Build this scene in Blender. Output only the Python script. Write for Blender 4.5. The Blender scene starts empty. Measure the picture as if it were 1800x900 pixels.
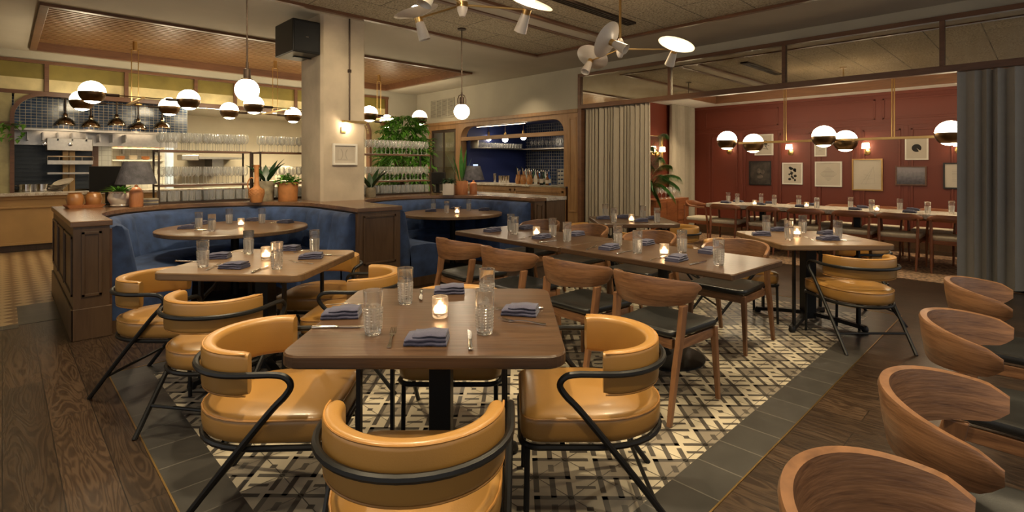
import bpy, math, random
from mathutils import Vector, Matrix
random.seed(7)
C = bpy.context.scene.collection
PI = math.pi
# ---------------------------------------------------------------- camera maths (photo is 1800 x 900)
FPX, CX, HY, EYE = 918.0, 900.0, 293.0, 1.38
YAW = math.radians(45.7)
FW = (math.cos(YAW), math.sin(YAW)); RT = (math.sin(YAW), -math.cos(YAW))
def sd(s, d): return (d*FW[0]+s*RT[0], d*FW[1]+s*RT[1])          # camera-relative right / forward -> room x, y
def onZ(x, y, z):
    d = FPX*(EYE-z)/(y-HY); s = (x-CX)/FPX*d
    return sd(s, d)
def onX(x, y, X):
    k = (x-CX)/FPX; d = X/(FW[0]+k*RT[0]); return (d*(FW[1]+k*RT[1]), EYE-(y-HY)*d/FPX)     # -> Y, z
def onY(x, y, Y):
    k = (x-CX)/FPX; d = Y/(FW[1]+k*RT[1]); return (d*(FW[0]+k*RT[0]), EYE-(y-HY)*d/FPX)     # -> X, z
A_FWD = YAW; A_RIGHT = YAW-PI/2; A_LEFT = YAW+PI/2; A_BACK = YAW+PI
# ---------------------------------------------------------------- materials
MATS = {}
def nodes(name):
    m = bpy.data.materials.new(name); m.use_nodes = True
    nt = m.node_tree; b = nt.nodes['Principled BSDF']
    return m, nt, b
def lk(nt, a, b): nt.links.new(a, b)
def ramp(nt, fac, stops):
    r = nt.nodes.new('ShaderNodeValToRGB'); e = r.color_ramp.elements
    e[0].position, e[0].color = stops[0][0], (*stops[0][1], 1)
    e[1].position, e[1].color = stops[-1][0], (*stops[-1][1], 1)
    for p, c in stops[1:-1]:
        n = e.new(p); n.color = (*c, 1)
    lk(nt, fac, r.inputs['Fac']); return r.outputs['Color']
def coords(nt, scale=(1,1,1), rot=(0,0,0), src='Object'):
    t = nt.nodes.new('ShaderNodeTexCoord'); mp = nt.nodes.new('ShaderNodeMapping')
    mp.inputs['Scale'].default_value = scale; mp.inputs['Rotation'].default_value = rot
    lk(nt, t.outputs[src], mp.inputs['Vector']); return mp.outputs['Vector']
def noise(nt, vec, scale, detail=4, dist=0, rough=.5):
    n = nt.nodes.new('ShaderNodeTexNoise'); n.inputs['Scale'].default_value = scale
    n.inputs['Detail'].default_value = detail; n.inputs['Distortion'].default_value = dist
    n.inputs['Roughness'].default_value = rough
    lk(nt, vec, n.inputs['Vector']); return n.outputs['Fac']
def bump(nt, b, h, strength=.2, dist=.01):
    n = nt.nodes.new('ShaderNodeBump'); n.inputs['Strength'].default_value = strength; n.inputs['Distance'].default_value = dist
    lk(nt, h, n.inputs['Height']); lk(nt, n.outputs['Normal'], b.inputs['Normal'])
def sc(c, k): return tuple(min(1, v*k) for v in c)
def mat(name, col, rough=.5, metal=0, nscale=6, var=.12, bmp=0, bscale=None, sheen=0, coat=0, spec=None, src='Object'):
    m, nt, b = nodes(name); v = coords(nt, src=src)
    f = noise(nt, v, nscale)
    lk(nt, ramp(nt, f, [(.3, sc(col, 1-var)), (.7, sc(col, 1+var))]), b.inputs['Base Color'])
    b.inputs['Roughness'].default_value = rough; b.inputs['Metallic'].default_value = metal
    if spec is not None: b.inputs['Specular IOR Level'].default_value = spec
    if sheen: b.inputs['Sheen Weight'].default_value = sheen; b.inputs['Sheen Roughness'].default_value = .4
    if coat: b.inputs['Coat Weight'].default_value = coat; b.inputs['Coat Roughness'].default_value = .15
    if bmp: bump(nt, b, noise(nt, v, bscale or nscale*8), bmp)
    MATS[name] = m; return m
def wood(name, c1, c2, axis=0, scale=9, rough=.4, stretch=.12, rot=(0,0,0), coat=0):
    m, nt, b = nodes(name); s = [stretch if i in (axis if isinstance(axis, tuple) else (axis,)) else 1 for i in range(3)]
    v = coords(nt, tuple(s), rot)
    f = noise(nt, v, scale, 3, 1.6, .55); g = noise(nt, v, scale*9, 2, .3)
    mx = nt.nodes.new('ShaderNodeMath'); mx.operation = 'MULTIPLY_ADD'; mx.inputs[1].default_value = .35
    lk(nt, g, mx.inputs[0]); 
    m2 = nt.nodes.new('ShaderNodeMath'); m2.operation = 'MULTIPLY'; m2.inputs[1].default_value = .75
    lk(nt, f, m2.inputs[0]); lk(nt, m2.outputs[0], mx.inputs[2])
    lk(nt, ramp(nt, mx.outputs[0], [(.34, c1), (.5, tuple((a+b_)/2 for a, b_ in zip(c1, c2))), (.68, c2)]), b.inputs['Base Color'])
    b.inputs['Roughness'].default_value = rough
    if coat: b.inputs['Coat Weight'].default_value = coat; b.inputs['Coat Roughness'].default_value = .25
    bump(nt, b, g, .08); MATS[name] = m; return m
def emit(name, col, strength):
    m, nt, b = nodes(name); v = coords(nt)
    lk(nt, ramp(nt, noise(nt, v, 3), [(.3, sc(col, .98)), (.7, col)]), b.inputs['Emission Color'])
    b.inputs['Base Color'].default_value = (.8, .8, .8, 1); b.inputs['Emission Strength'].default_value = strength
    MATS[name] = m; return m
def glass(name, tint=(1,1,1), rough=0, bmp=0, bs=60):
    m, nt, b = nodes(name); b.inputs['Transmission Weight'].default_value = 1; b.inputs['IOR'].default_value = 1.46
    v = coords(nt)
    lk(nt, ramp(nt, noise(nt, v, 5), [(.3, sc(tint, .98)), (.7, tint)]), b.inputs['Base Color'])
    b.inputs['Roughness'].default_value = rough
    if bmp: bump(nt, b, noise(nt, v, bs, 1), bmp, .004)
    MATS[name] = m; return m
def thin_glass(name, gloss=.35, tint=(.97,.98,.98), edge=.9, base=.05, haze=0):
    m = bpy.data.materials.new(name); m.use_nodes = True; nt = m.node_tree; nt.nodes.remove(nt.nodes['Principled BSDF'])
    out = nt.nodes['Material Output']; t = nt.nodes.new('ShaderNodeBsdfTransparent'); g = nt.nodes.new('ShaderNodeBsdfGlossy')
    v = coords(nt); lk(nt, ramp(nt, noise(nt, v, 8), [(.3, sc(tint, .97)), (.7, tint)]), t.inputs['Color'])
    g.inputs['Roughness'].default_value = .06
    lw = nt.nodes.new('ShaderNodeLayerWeight'); lw.inputs['Blend'].default_value = .35
    mr = nt.nodes.new('ShaderNodeMapRange'); mr.inputs['To Min'].default_value = base; mr.inputs['To Max'].default_value = edge
    lk(nt, lw.outputs['Facing'], mr.inputs['Value'])
    d_ = nt.nodes.new('ShaderNodeBsdfDiffuse'); d_.inputs['Color'].default_value = (.9,.88,.84,1); m0 = nt.nodes.new('ShaderNodeMixShader'); m0.inputs[0].default_value = haze; lk(nt, g.outputs[0], m0.inputs[1]); lk(nt, d_.outputs[0], m0.inputs[2])
    mx = nt.nodes.new('ShaderNodeMixShader'); lk(nt, mr.outputs[0], mx.inputs[0]); lk(nt, t.outputs[0], mx.inputs[1]); lk(nt, m0.outputs[0], mx.inputs[2])
    lk(nt, mx.outputs[0], out.inputs['Surface']); MATS[name] = m; return m
def tiles(name, c1, c2, grout, w, h, gap, rough=.25, rot=(0,0,0), offset=0, mscale=1, var=0.0, src='Object', bmp=.25):
    m, nt, b = nodes(name); v = coords(nt, rot=rot, src=src)
    br = nt.nodes.new('ShaderNodeTexBrick'); br.offset = offset; br.squash = 1
    br.inputs['Scale'].default_value = 1; br.inputs['Brick Width'].default_value = w; br.inputs['Row Height'].default_value = h
    br.inputs['Mortar Size'].default_value = gap; br.inputs['Mortar Smooth'].default_value = .1; br.inputs['Bias'].default_value = 0
    br.inputs['Color1'].default_value = (*c1, 1); br.inputs['Color2'].default_value = (*c2, 1); br.inputs['Mortar'].default_value = (*grout, 1)
    lk(nt, v, br.inputs['Vector'])
    if var:
        n = noise(nt, v, 7, 5); mx = nt.nodes.new('ShaderNodeMix'); mx.data_type = 'RGBA'; mx.blend_type = 'MULTIPLY'; mx.inputs[0].default_value = 1
        lk(nt, br.outputs['Color'], mx.inputs[6]); lk(nt, ramp(nt, n, [(.3, (1-var,)*3), (.7, (1+var,)*3)]), mx.inputs[7])
        lk(nt, mx.outputs[2], b.inputs['Base Color'])
    else: lk(nt, br.outputs['Color'], b.inputs['Base Color'])
    b.inputs['Roughness'].default_value = rough
    inv = nt.nodes.new('ShaderNodeMath'); inv.operation = 'SUBTRACT'; inv.inputs[0].default_value = 1; lk(nt, br.outputs['Fac'], inv.inputs[1])
    bump(nt, b, inv.outputs[0], bmp, .002); MATS[name] = m; return m
def planks(name, c1, c2, c3, w, length, rough, rot):
    m, nt, b = nodes(name); v = coords(nt, rot=rot)
    br = nt.nodes.new('ShaderNodeTexBrick'); br.offset = .37; br.offset_frequency = 2
    br.inputs['Scale'].default_value = 1; br.inputs['Brick Width'].default_value = length; br.inputs['Row Height'].default_value = w
    br.inputs['Mortar Size'].default_value = .0022; br.inputs['Bias'].default_value = 0
    br.inputs['Color1'].default_value = (.62,.62,.62,1); br.inputs['Color2'].default_value = (1.15,1.15,1.15,1); br.inputs['Mortar'].default_value = (.12,.12,.12,1)
    lk(nt, v, br.inputs['Vector'])
    mp = nt.nodes.new('ShaderNodeMapping'); mp.inputs['Scale'].default_value = (.22, 1.6, 1); lk(nt, v, mp.inputs['Vector'])
    # shift the grain from plank to plank
    ad = nt.nodes.new('ShaderNodeVectorMath'); ad.operation = 'MULTIPLY_ADD'; ad.inputs[1].default_value = (9, 9, 9)
    lk(nt, br.outputs['Color'], ad.inputs[0]); lk(nt, mp.outputs[0], ad.inputs[2])
    wv = noise(nt, ad.outputs[0], 5.5, 3, 1.4, .5)
    sn = nt.nodes.new('ShaderNodeMath'); sn.operation = 'MULTIPLY'; sn.inputs[1].default_value = 62; lk(nt, wv, sn.inputs[0])
    s2 = nt.nodes.new('ShaderNodeMath'); s2.operation = 'SINE'; lk(nt, sn.outputs[0], s2.inputs[0])
    s3 = nt.nodes.new('ShaderNodeMapRange'); s3.inputs['From Min'].default_value = -1; lk(nt, s2.outputs[0], s3.inputs['Value'])
    col = ramp(nt, s3.outputs[0], [(0, c1), (.45, c2), (1, c3)])
    mx = nt.nodes.new('ShaderNodeMix'); mx.data_type = 'RGBA'; mx.blend_type = 'MULTIPLY'; mx.inputs[0].default_value = 1
    lk(nt, col, mx.inputs[6]); lk(nt, br.outputs['Color'], mx.inputs[7]); lk(nt, mx.outputs[2], b.inputs['Base Color'])
    b.inputs['Roughness'].default_value = rough
    bump(nt, b, s3.outputs[0], .06, .004); MATS[name] = m; return m

LEATHER = mat('mustard leather', (.33,.17,.042), .35, nscale=3, var=.07, bmp=.05, bscale=260, coat=.15)
PIPING = mat('mustard piping', (.36,.17,.04), .4)
BLACK = mat('black powder coated steel', (.008,.0075,.007), .4, var=.1, spec=.3)
BLKLEATHER = mat('black leather', (.012,.012,.011), .33, bmp=.06, bscale=200, nscale=3)
WALNUT = wood('walnut', (.085,.036,.015), (.26,.125,.056), (0, 1), 22, .36, .11, coat=.1)
WALNUTV = wood('walnut legs', (.1,.043,.018), (.23,.108,.047), 2, 12, .36, .1)
TEAK = wood('red toned teak', (.16,.05,.02), (.27,.095,.035), (0, 1), 14, .36, .12)
TEAKV = wood('red toned teak legs', (.16,.05,.02), (.27,.095,.035), 2, 12, .36, .1)
OAKTOP = wood('dark stained oak top', (.034,.018,.009), (.085,.045,.023), 1, 9, .3, .06, coat=.1)
OAKTOPL = wood('mid brown oak top', (.095,.053,.024), (.185,.107,.05), 1, 9, .33, .06, coat=.08)
PANEL = wood('dark panelled oak', (.048,.023,.011), (.09,.046,.022), 2, 6, .35, .1)
PANELG = wood('grey brown oak panel', (.08,.05,.026), (.14,.09,.05), 2, 7, .4, .1)
LEDGE = wood('oiled oak ledge', (.10,.05,.024), (.19,.1,.05), 0, 6, .27, .15, coat=.2)
HONEY = wood('honey oak joinery', (.19,.094,.034), (.29,.155,.062), 2, 6, .4, .12)
HONEYH = wood('honey oak rail', (.19,.094,.034), (.29,.155,.062), 1, 6, .4, .12)
TRIM = wood('reddish brown trim', (.08,.034,.016), (.145,.064,.029), 0, 6, .38, .12)
TRIMY = wood('reddish brown trim lengthwise', (.08,.034,.016), (.145,.064,.029), 1, 6, .38, .12)
SLAT = wood('ceiling slat', (.115,.055,.02), (.2,.1,.038), 0, 6, .38, .1)
SLATBACK = mat('dark slat backing', (.05,.027,.014), .7)
VELVET = mat('blue velvet', (.026,.05,.125), .8, nscale=9, var=.4, bmp=.05, bscale=90, sheen=.12)
MATS['blue velvet'].node_tree.nodes['Principled BSDF'].inputs['Sheen Tint'].default_value = (.35,.5,.9,1)
PLASTER = mat('warm grey plaster', (.37,.335,.265), .85, nscale=1.5, var=.07)
CEILP = mat('painted plaster ceiling', (.42,.375,.3), .9, nscale=1.2, var=.06)
CONCRETE = mat('bare concrete', (.47,.39,.29), .8, nscale=2.2, var=.2, bmp=.15, bscale=25)
REDWALL = mat('oxblood red paint', (.142,.026,.0115), .5, nscale=1.5, var=.06)
WHITEP = mat('white paint', (.7,.66,.58), .6, var=.04)
BRASS = mat('satin brass', (.52,.34,.13), .3, 1, var=.08)
BRONZE = mat('dark bronze', (.13,.075,.035), .38, 1, var=.1)
CHROME = mat('polished steel', (.75,.72,.68), .14, 1, var=.05)
STEEL = mat('brushed stainless', (.42,.39,.35), .28, 1, nscale=20, var=.08)
COPPER = mat('smoked copper chrome', (.42,.34,.24), .1, 1, var=.05)
SILVER = mat('silver cutlery', (.78,.74,.67), .16, 1, var=.04)
IRON = mat('oiled dark iron', (.05,.032,.022), .45, .6)
NAPKIN = mat('slate blue linen', (.056,.054,.092), .9, nscale=30, var=.12, bmp=.25, bscale=220, sheen=.2)
CUSHION = mat('oatmeal linen', (.52,.45,.34), .9, nscale=40, var=.1)
CURTAIN = mat('grey beige curtain', (.35,.295,.225), .85, nscale=14, var=.03, sheen=.2)
CURTAINC = mat('cool grey curtain', (.33,.305,.265), .85, nscale=14, var=.03, sheen=.2)
SHADE = mat('charcoal linen shade', (.085,.08,.09), .9, nscale=16, var=.35, bmp=.4, bscale=60)
TERRA = mat('glazed terracotta', (.33,.145,.045), .3, nscale=8, var=.2, coat=.3)
TERRAM = mat('ribbed ochre clay', (.4,.165,.05), .6, nscale=12, var=.2)
CLAYORANGE = wood('orange clay', (.4,.15,.055), (.52,.22,.09), 2, 9, .45, .2)
CREAMPOT = mat('cream glazed ceramic', (.62,.54,.43), .25, coat=.3, var=.05)
GREYPOT = mat('mottled grey stoneware', (.25,.21,.14), .7, nscale=14, var=.4)
SOIL = mat('potting soil', (.03,.02,.012), .95, nscale=60, var=.5)
LEAF = mat('deep green leaf', (.035,.12,.02), .4, nscale=12, var=.45)
LEAFD = mat('dark leaf', (.015,.05,.015), .35, nscale=10, var=.4)
LEAFB = mat('bright green leaf', (.1,.27,.03), .4, nscale=8, var=.45)
STEM = mat('plant stem', (.12,.09,.03), .7)
MARBLE_M, _nt, _b = nodes('veined marble'); MATS['marble'] = MARBLE_M
_f = noise(_nt, coords(_nt, (1.2,1.2,1.2)), 2.2, 8, 2.5, .6)
lk(_nt, ramp(_nt, _f, [(.36, (.34,.27,.2)), (.45, (.56,.5,.42)), (.5, (.4,.33,.26)), (.56, (.62,.57,.5)), (.7, (.5,.44,.36))]), _b.inputs['Base Color']); _b.inputs['Roughness'].default_value = .25
MARBLE = MARBLE_M
ACOUSTIC, _nt, _b = nodes('wood wool acoustic panel'); MATS['acoustic'] = ACOUSTIC
_v = coords(_nt); _f = noise(_nt, _v, 42, 5, .6, .7)
_br = _nt.nodes.new('ShaderNodeTexBrick'); _br.offset = .5
for _k, _x in (('Scale',1),('Brick Width',1.3),('Row Height',.62),('Mortar Size',.006)): _br.inputs[_k].default_value = _x
_br.inputs['Color1'].default_value = (1,1,1,1); _br.inputs['Color2'].default_value = (.92,.92,.92,1); _br.inputs['Mortar'].default_value = (.25,.25,.25,1); lk(_nt, _v, _br.inputs['Vector'])
_mx = _nt.nodes.new('ShaderNodeMix'); _mx.data_type = 'RGBA'; _mx.blend_type = 'MULTIPLY'; _mx.inputs[0].default_value = 1
lk(_nt, ramp(_nt, _f, [(.36, (.13,.105,.065)), (.5, (.34,.28,.19)), (.64, (.47,.4,.29))]), _mx.inputs[6]); lk(_nt, _br.outputs['Color'], _mx.inputs[7]); lk(_nt, _mx.outputs[2], _b.inputs['Base Color'])
_b.inputs['Roughness'].default_value = .95; bump(_nt, _b, _f, .6, .01)
def antique(name, c1, c2):
    m, nt, b = nodes(name); v = coords(nt); f = noise(nt, v, 2.5, 8, .5, .65)
    lk(nt, ramp(nt, f, [(.35, c1), (.65, c2)]), b.inputs['Base Color']); b.inputs['Metallic'].default_value = 1
    lk(nt, ramp(nt, noise(nt, v, 9, 6), [(.4, (.01,)*3), (.75, (.07,)*3)]), b.inputs['Roughness']); MATS[name] = m; return m
MIRROR = antique('antiqued mirror', (.74,.68,.55), (.86,.81,.7))
PANEBRIGHT = mat('clerestory glass with bright view painted in', (.62,.52,.27), .3, .2, nscale=4, var=.2, bmp=.15, bscale=14)  # lower half: bright kitchen behind the clear glass, painted as a pale tone
PANEDARK = mat('clerestory glass with dark soffit painted in', (.2,.155,.035), .38, .35, nscale=3, var=.2)  # upper half: dark soffit behind the clear glass, painted as olive
GOLDWALL = mat('gold textured glass', (.4,.34,.16), .35, .3, nscale=5, var=.25, bmp=.2, bscale=12)
BLUETILE = tiles('navy glazed tile', (.012,.03,.075), (.03,.06,.12), (.4,.37,.29), .07, .05, .0035, .15, rot=(PI/2,0,0), var=.25)
BARTILE = tiles('bar navy tile', (.01,.016,.04), (.02,.03,.065), (.2,.19,.17), .078, .078, .005, .15, rot=(PI/2,PI/2,0), var=.25)
WHITETILE = tiles('white kitchen tile', (.62,.6,.53), (.58,.56,.49), (.4,.38,.32), .1, .1, .004, .25, rot=(PI/2,0,0))
NAVY = mat('navy paint', (.012,.022,.105), .55, nscale=1.5, var=.06)
CREAMWALL = mat('cream wall covering', (.55,.48,.36), .8, nscale=2, var=.06)
TANFACE = mat('tan counter panel', (.38,.225,.085), .5, nscale=3, var=.1)
SLATE = tiles('charcoal slate tile', (.036,.033,.029), (.048,.044,.039), (.1,.09,.075), .235, .4, .0035, .32, var=.15, bmp=.1)
SLATEY = tiles('charcoal slate tile lengthwise', (.036,.033,.029), (.048,.044,.039), (.1,.09,.075), .235, .4, .0035, .32, rot=(0,0,PI/2), var=.15, bmp=.1)
TCREAM = mat('cream encaustic tile', (.43,.375,.275), .35, nscale=5, var=.1)
TDARK = mat('charcoal encaustic tile', (.065,.056,.046), .35, nscale=5, var=.15)
TGREY = mat('taupe encaustic tile', (.2,.17,.13), .35, nscale=5, var=.15)
FLOORW = planks('dark oak boards', (.023,.0122,.0064), (.035,.0195,.0105), (.056,.033,.0185), .185, 1.9, .3, (0,0,PI/2))
OPAL = emit('glowing opal glass', (1,.83,.55), 14)
OPALP = emit('glowing pendant opal glass', (1,.82,.58), 16)
BULB = emit('glowing bulb', (1,.76,.5), 80)
CUP = emit('glowing glass cup', (1,.8,.52), 30)
SCONCE = emit('glowing sconce shade', (1,.76,.48), 6)
FLAME = emit('candle flame', (1,.66,.32), 70)
LED = emit('warm light strip', (1,.78,.52), 5)
KITCHENFILL = emit('added kitchen fill light', (1,.87,.57), 22)  # for the unseen panels added to brighten the kitchen
CRYSTAL = glass('cut crystal', (1,.99,.97))
_nt = CRYSTAL.node_tree; _mx = _nt.nodes.new('ShaderNodeMixShader'); _tr = _nt.nodes.new('ShaderNodeBsdfTransparent'); _df = _nt.nodes.new('ShaderNodeBsdfTranslucent'); _m2 = _nt.nodes.new('ShaderNodeMixShader')
_df.inputs['Color'].default_value = (.95,.92,.86,1); _m2.inputs[0].default_value = .3; lk(_nt, _tr.outputs[0], _m2.inputs[1]); lk(_nt, _df.outputs[0], _m2.inputs[2])  # white translucency mixed in to stand for bright highlights in the glass
_mx.inputs[0].default_value = .16; lk(_nt, _nt.nodes['Principled BSDF'].outputs[0], _mx.inputs[1]); lk(_nt, _m2.outputs[0], _mx.inputs[2]); lk(_nt, _mx.outputs[0], _nt.nodes['Material Output'].inputs['Surface'])
GLINT, _nt, _b = nodes('cut facets with painted sparkle'); MATS['glint'] = GLINT; _nt.nodes.remove(_b)  # pale diffuse facets put the light caught by clear cuts into the colour
_tr = _nt.nodes.new('ShaderNodeBsdfTransparent'); _df = _nt.nodes.new('ShaderNodeBsdfTranslucent'); _d2 = _nt.nodes.new('ShaderNodeBsdfDiffuse'); _gl = _nt.nodes.new('ShaderNodeBsdfGlossy'); _gl.inputs['Roughness'].default_value = .15
lk(_nt, ramp(_nt, noise(_nt, coords(_nt), 40), [(.3, (.85,.82,.75)), (.7, (.97,.94,.88))]), _df.inputs['Color']); _d2.inputs['Color'].default_value = (.95,.92,.85,1)
_m = [_nt.nodes.new('ShaderNodeMixShader') for _ in range(3)]
for _i, _f in enumerate((.5, .3, .4)): _m[_i].inputs[0].default_value = _f
lk(_nt, _df.outputs[0], _m[0].inputs[1]); lk(_nt, _d2.outputs[0], _m[0].inputs[2]); lk(_nt, _m[0].outputs[0], _m[1].inputs[1]); lk(_nt, _gl.outputs[0], _m[1].inputs[2])
lk(_nt, _tr.outputs[0], _m[2].inputs[1]); lk(_nt, _m[1].outputs[0], _m[2].inputs[2]); lk(_nt, _m[2].outputs[0], _nt.nodes['Material Output'].inputs['Surface'])
VOTIVE = glass('pressed votive glass', (1,.93,.84), .3, .6, 110)
WAX = emit('lit candle wax', (1,.6,.3), 5)
WINEG = thin_glass('fine wine glass', edge=1, base=.13, haze=.55)  # white diffuse haze stands in for bright reflections along the rims
PANE = thin_glass('cabinet pane', edge=.6, base=.06)
HEATB = emit('heat lamp bulb', (1,.7,.42), 18)
WHITELAC = mat('white lacquered metal', (.6,.55,.47), .4, var=.03)
PAPER = mat('warm white paper', (.5,.44,.36), .9, var=.04)
INK = mat('black ink', (.015,.013,.012), .8)
INKGREY = mat('pencil grey', (.33,.29,.24), .9)
# ---------------------------------------------------------------- mesh builder
class MB:
    def __init__(s): s.v = []; s.f = []; s.m = []; s.sm = []
    def add(s, vs, fs, mi=0, smooth=False):
        o = len(s.v); s.v += [tuple(p) for p in vs]
        for f in fs: s.f.append(tuple(i+o for i in f)); s.m.append(mi); s.sm.append(smooth)
        return s
    def box(s, x0, x1, y0, y1, z0, z1, mi=0, rot=0, piv=None):
        vs = [(x, y, z) for z in (z0, z1) for x, y in ((x0,y0),(x1,y0),(x1,y1),(x0,y1))]
        if rot:
            px, py = piv or ((x0+x1)/2, (y0+y1)/2); c, n = math.cos(rot), math.sin(rot)
            vs = [(px+(x-px)*c-(y-py)*n, py+(x-px)*n+(y-py)*c, z) for x, y, z in vs]
        return s.add(vs, [(3,2,1,0),(4,5,6,7),(0,1,5,4),(1,2,6,5),(2,3,7,6),(3,0,4,7)], mi)
    def loft(s, rings, close=True, caps=True, mi=0, smooth=True, loop=False):
        n = len(rings[0]); vs = [p for r in rings for p in r]; fs = []
        R = len(rings)
        for i in range(R if loop else R-1):
            a, b = i*n, ((i+1) % R)*n
            for j in range(n if close else n-1):
                k = (j+1) % n; fs.append((a+j, a+k, b+k, b+j))
        if caps and not loop and close: fs += [tuple(range(n))[::-1], tuple(range((R-1)*n, R*n))]
        return s.add(vs, fs, mi, smooth)
    def lathe(s, prof, n=20, c=(0,0,0), mi=0, smooth=True, axis=None, caps=True):
        M = axis.to_matrix() if axis else None
        rings = []
        for r, z in prof:
            ring = []
            for i in range(n):
                p = Vector((max(r, 1e-4)*math.cos(2*PI*i/n), max(r, 1e-4)*math.sin(2*PI*i/n), z))
                if M: p = M @ p
                ring.append((p.x+c[0], p.y+c[1], p.z+c[2]))
            rings.append(ring)
        return s.loft(rings, True, caps, mi, smooth)
    def tube(s, pts, r, n=8, loop=False, mi=0):
        P = [Vector(p) for p in pts]; rings = []; up = None
        for i, p in enumerate(P):
            if loop: t = P[(i+1) % len(P)]-P[i-1]
            else: t = (P[min(i+1, len(P)-1)]-P[max(i-1, 0)])
            t.normalize()
            if up is None: up = t.orthogonal().normalized()
            u = up-t*up.dot(t)
            up = u.normalized() if u.length > 1e-6 else t.orthogonal().normalized()
            w = t.cross(up); rr = r[i] if isinstance(r, (list, tuple)) else r
            rings.append([tuple(p+up*rr*math.cos(2*PI*k/n)+w*rr*math.sin(2*PI*k/n)) for k in range(n)])
        return s.loft(rings, True, True, mi, True, loop)
    def prism(s, poly, z0, z1, mi=0, smooth=False):
        n = len(poly); vs = [(x, y, z0) for x, y in poly]+[(x, y, z1) for x, y in poly]
        fs = [tuple(range(n))[::-1], tuple(range(n, 2*n))]+[(i, (i+1) % n, n+(i+1) % n, n+i) for i in range(n)]
        return s.add(vs, fs, mi, smooth)
    def sphere(s, r, c=(0,0,0), n=24, m=14, mi=0, z0=-1, z1=1):
        return s.lathe([(r*math.sqrt(max(0, 1-z*z)), r*z) for z in [math.sin(math.asin(z0)+(math.asin(z1)-math.asin(z0))*i/m) for i in range(m+1)]], n, c, mi)
    def beam(s, a, b, w, h=None, w2=None, h2=None, mi=0):       # square tapered bar between two points
        a, b = Vector(a), Vector(b); t = (b-a).normalized(); x = Vector((1,0,0)); x = (x-t*x.dot(t)).normalized(); y = t.cross(x)
        h = h or w; w2 = w2 or w; h2 = h2 or h
        q = lambda p, w_, h_: [tuple(p+x*i*w_/2+y*j*h_/2) for i, j in ((-1,-1),(1,-1),(1,1),(-1,1))]
        return s.loft([q(a, w, h), q(b, w2, h2)], True, True, mi, False)
    def build(s, name, mats, parent=None, bevel=0, seg=2, loc=None, rotz=None, angle=40, subsurf=0):
        me = bpy.data.meshes.new(name); me.from_pydata(s.v, [], s.f)
        for m in (mats if isinstance(mats, (list, tuple)) else [mats]): me.materials.append(m)
        me.polygons.foreach_set('material_index', s.m); me.polygons.foreach_set('use_smooth', s.sm); me.update()
        if any(s.sm): me.set_sharp_from_angle(angle=math.radians(angle))
        o = bpy.data.objects.new(name, me); C.objects.link(o)
        if parent: o.parent = parent
        if bevel:
            b = o.modifiers.new('Bevel', 'BEVEL'); b.width = bevel; b.segments = seg; b.limit_method = 'ANGLE'; b.angle_limit = math.radians(35)
        if subsurf:
            q = o.modifiers.new('Subdivision', 'SUBSURF'); q.levels = q.render_levels = subsurf
        if loc: o.location = loc
        if rotz: o.rotation_euler = (0, 0, rotz)
        return o
def centre(o):          # move a top-level mesh's origin to the middle of its base
    me = o.data; xs = [v.co for v in me.vertices]
    c = Vector(((min(p.x for p in xs)+max(p.x for p in xs))/2, (min(p.y for p in xs)+max(p.y for p in xs))/2, min(p.z for p in xs)))
    me.transform(Matrix.Translation(-c)); o.location = c; return o
def tag(o, label, cat, group=None, kind=None):
    o['label'] = label; o['category'] = cat
    if group: o['group'] = group
    if kind: o['kind'] = kind
    return o
def thing(name, label, cat, loc=(0,0,0), rotz=0, group=None):
    o = bpy.data.objects.new(name, None); C.objects.link(o); o.empty_display_size = .1
    o.location = loc; o.rotation_euler = (0, 0, rotz); return tag(o, label, cat, group)
def struct(o): o['kind'] = 'structure'; return o
def kids(o): return [c for c in o.children]
def dup(root, loc, rotz=0, label=None, group=None, scale=None):
    def cp(o, par):
        c = o.copy(); C.objects.link(c)
        if par: c.parent = par
        for ch in kids(o): cp(ch, c)
        return c
    r = cp(root, None); r.location = loc; r.rotation_euler = (0, 0, rotz)
    if label: r['label'] = label
    if group: r['group'] = group
    if scale: r.scale = scale
    return r
class Proto:            # the first placement moves the original, every later one copies it with its parts
    def __init__(s, root): s.root = root; s.used = False
    def place(s, x, y, z, rotz, label, group=None):
        if not s.used:
            s.used = True; r = s.root; r.location = (x, y, z); r.rotation_euler = (0, 0, rotz); r['label'] = label
            if group: r['group'] = group
            return r
        return dup(s.root, (x, y, z), rotz, label, group)
ORD = ['first','second','third','fourth','fifth','sixth','seventh','eighth','ninth','tenth','eleventh','twelfth']
def nth(i): 
    if i < 12: return ORD[i]
    k = i+1; return '%d%s' % (k, 'th' if 10 < k % 100 < 14 else {1:'st',2:'nd',3:'rd'}.get(k % 10, 'th'))
def rrect(x0, x1, y0, y1, r, n=6):
    P = []
    for cx, cy, a in ((x1-r,y1-r,0),(x0+r,y1-r,90),(x0+r,y0+r,180),(x1-r,y0+r,270)):
        for i in range(n+1):
            t = math.radians(a+90*i/n); P.append((cx+r*math.cos(t), cy+r*math.sin(t)))
    return P
def spline(pts, n=8, loop=False):
    P = [Vector(p) for p in pts]; out = []; N = len(P)
    for i in range(N if loop else N-1):
        if loop: p0, p1, p2, p3 = P[i-1], P[i], P[(i+1) % N], P[(i+2) % N]
        else: p0, p1, p2, p3 = P[max(i-1,0)], P[i], P[i+1], P[min(i+2,N-1)]
        for k in range(n):
            t = k/n; out.append(tuple(.5*((2*p1)+(p2-p0)*t+(2*p0-5*p1+4*p2-p3)*t*t+(3*p1-p0-3*p2+p3)*t**3)))
    if not loop: out.append(tuple(P[-1]))
    return out
# ================================================================ THE SETTING
WX, KY, CZ = 7.92, 11.75, 3.29
struct(MB().box(-2.2, 12, -2.8, 15, -.06, 0).build('floor', FLOORW))
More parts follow.
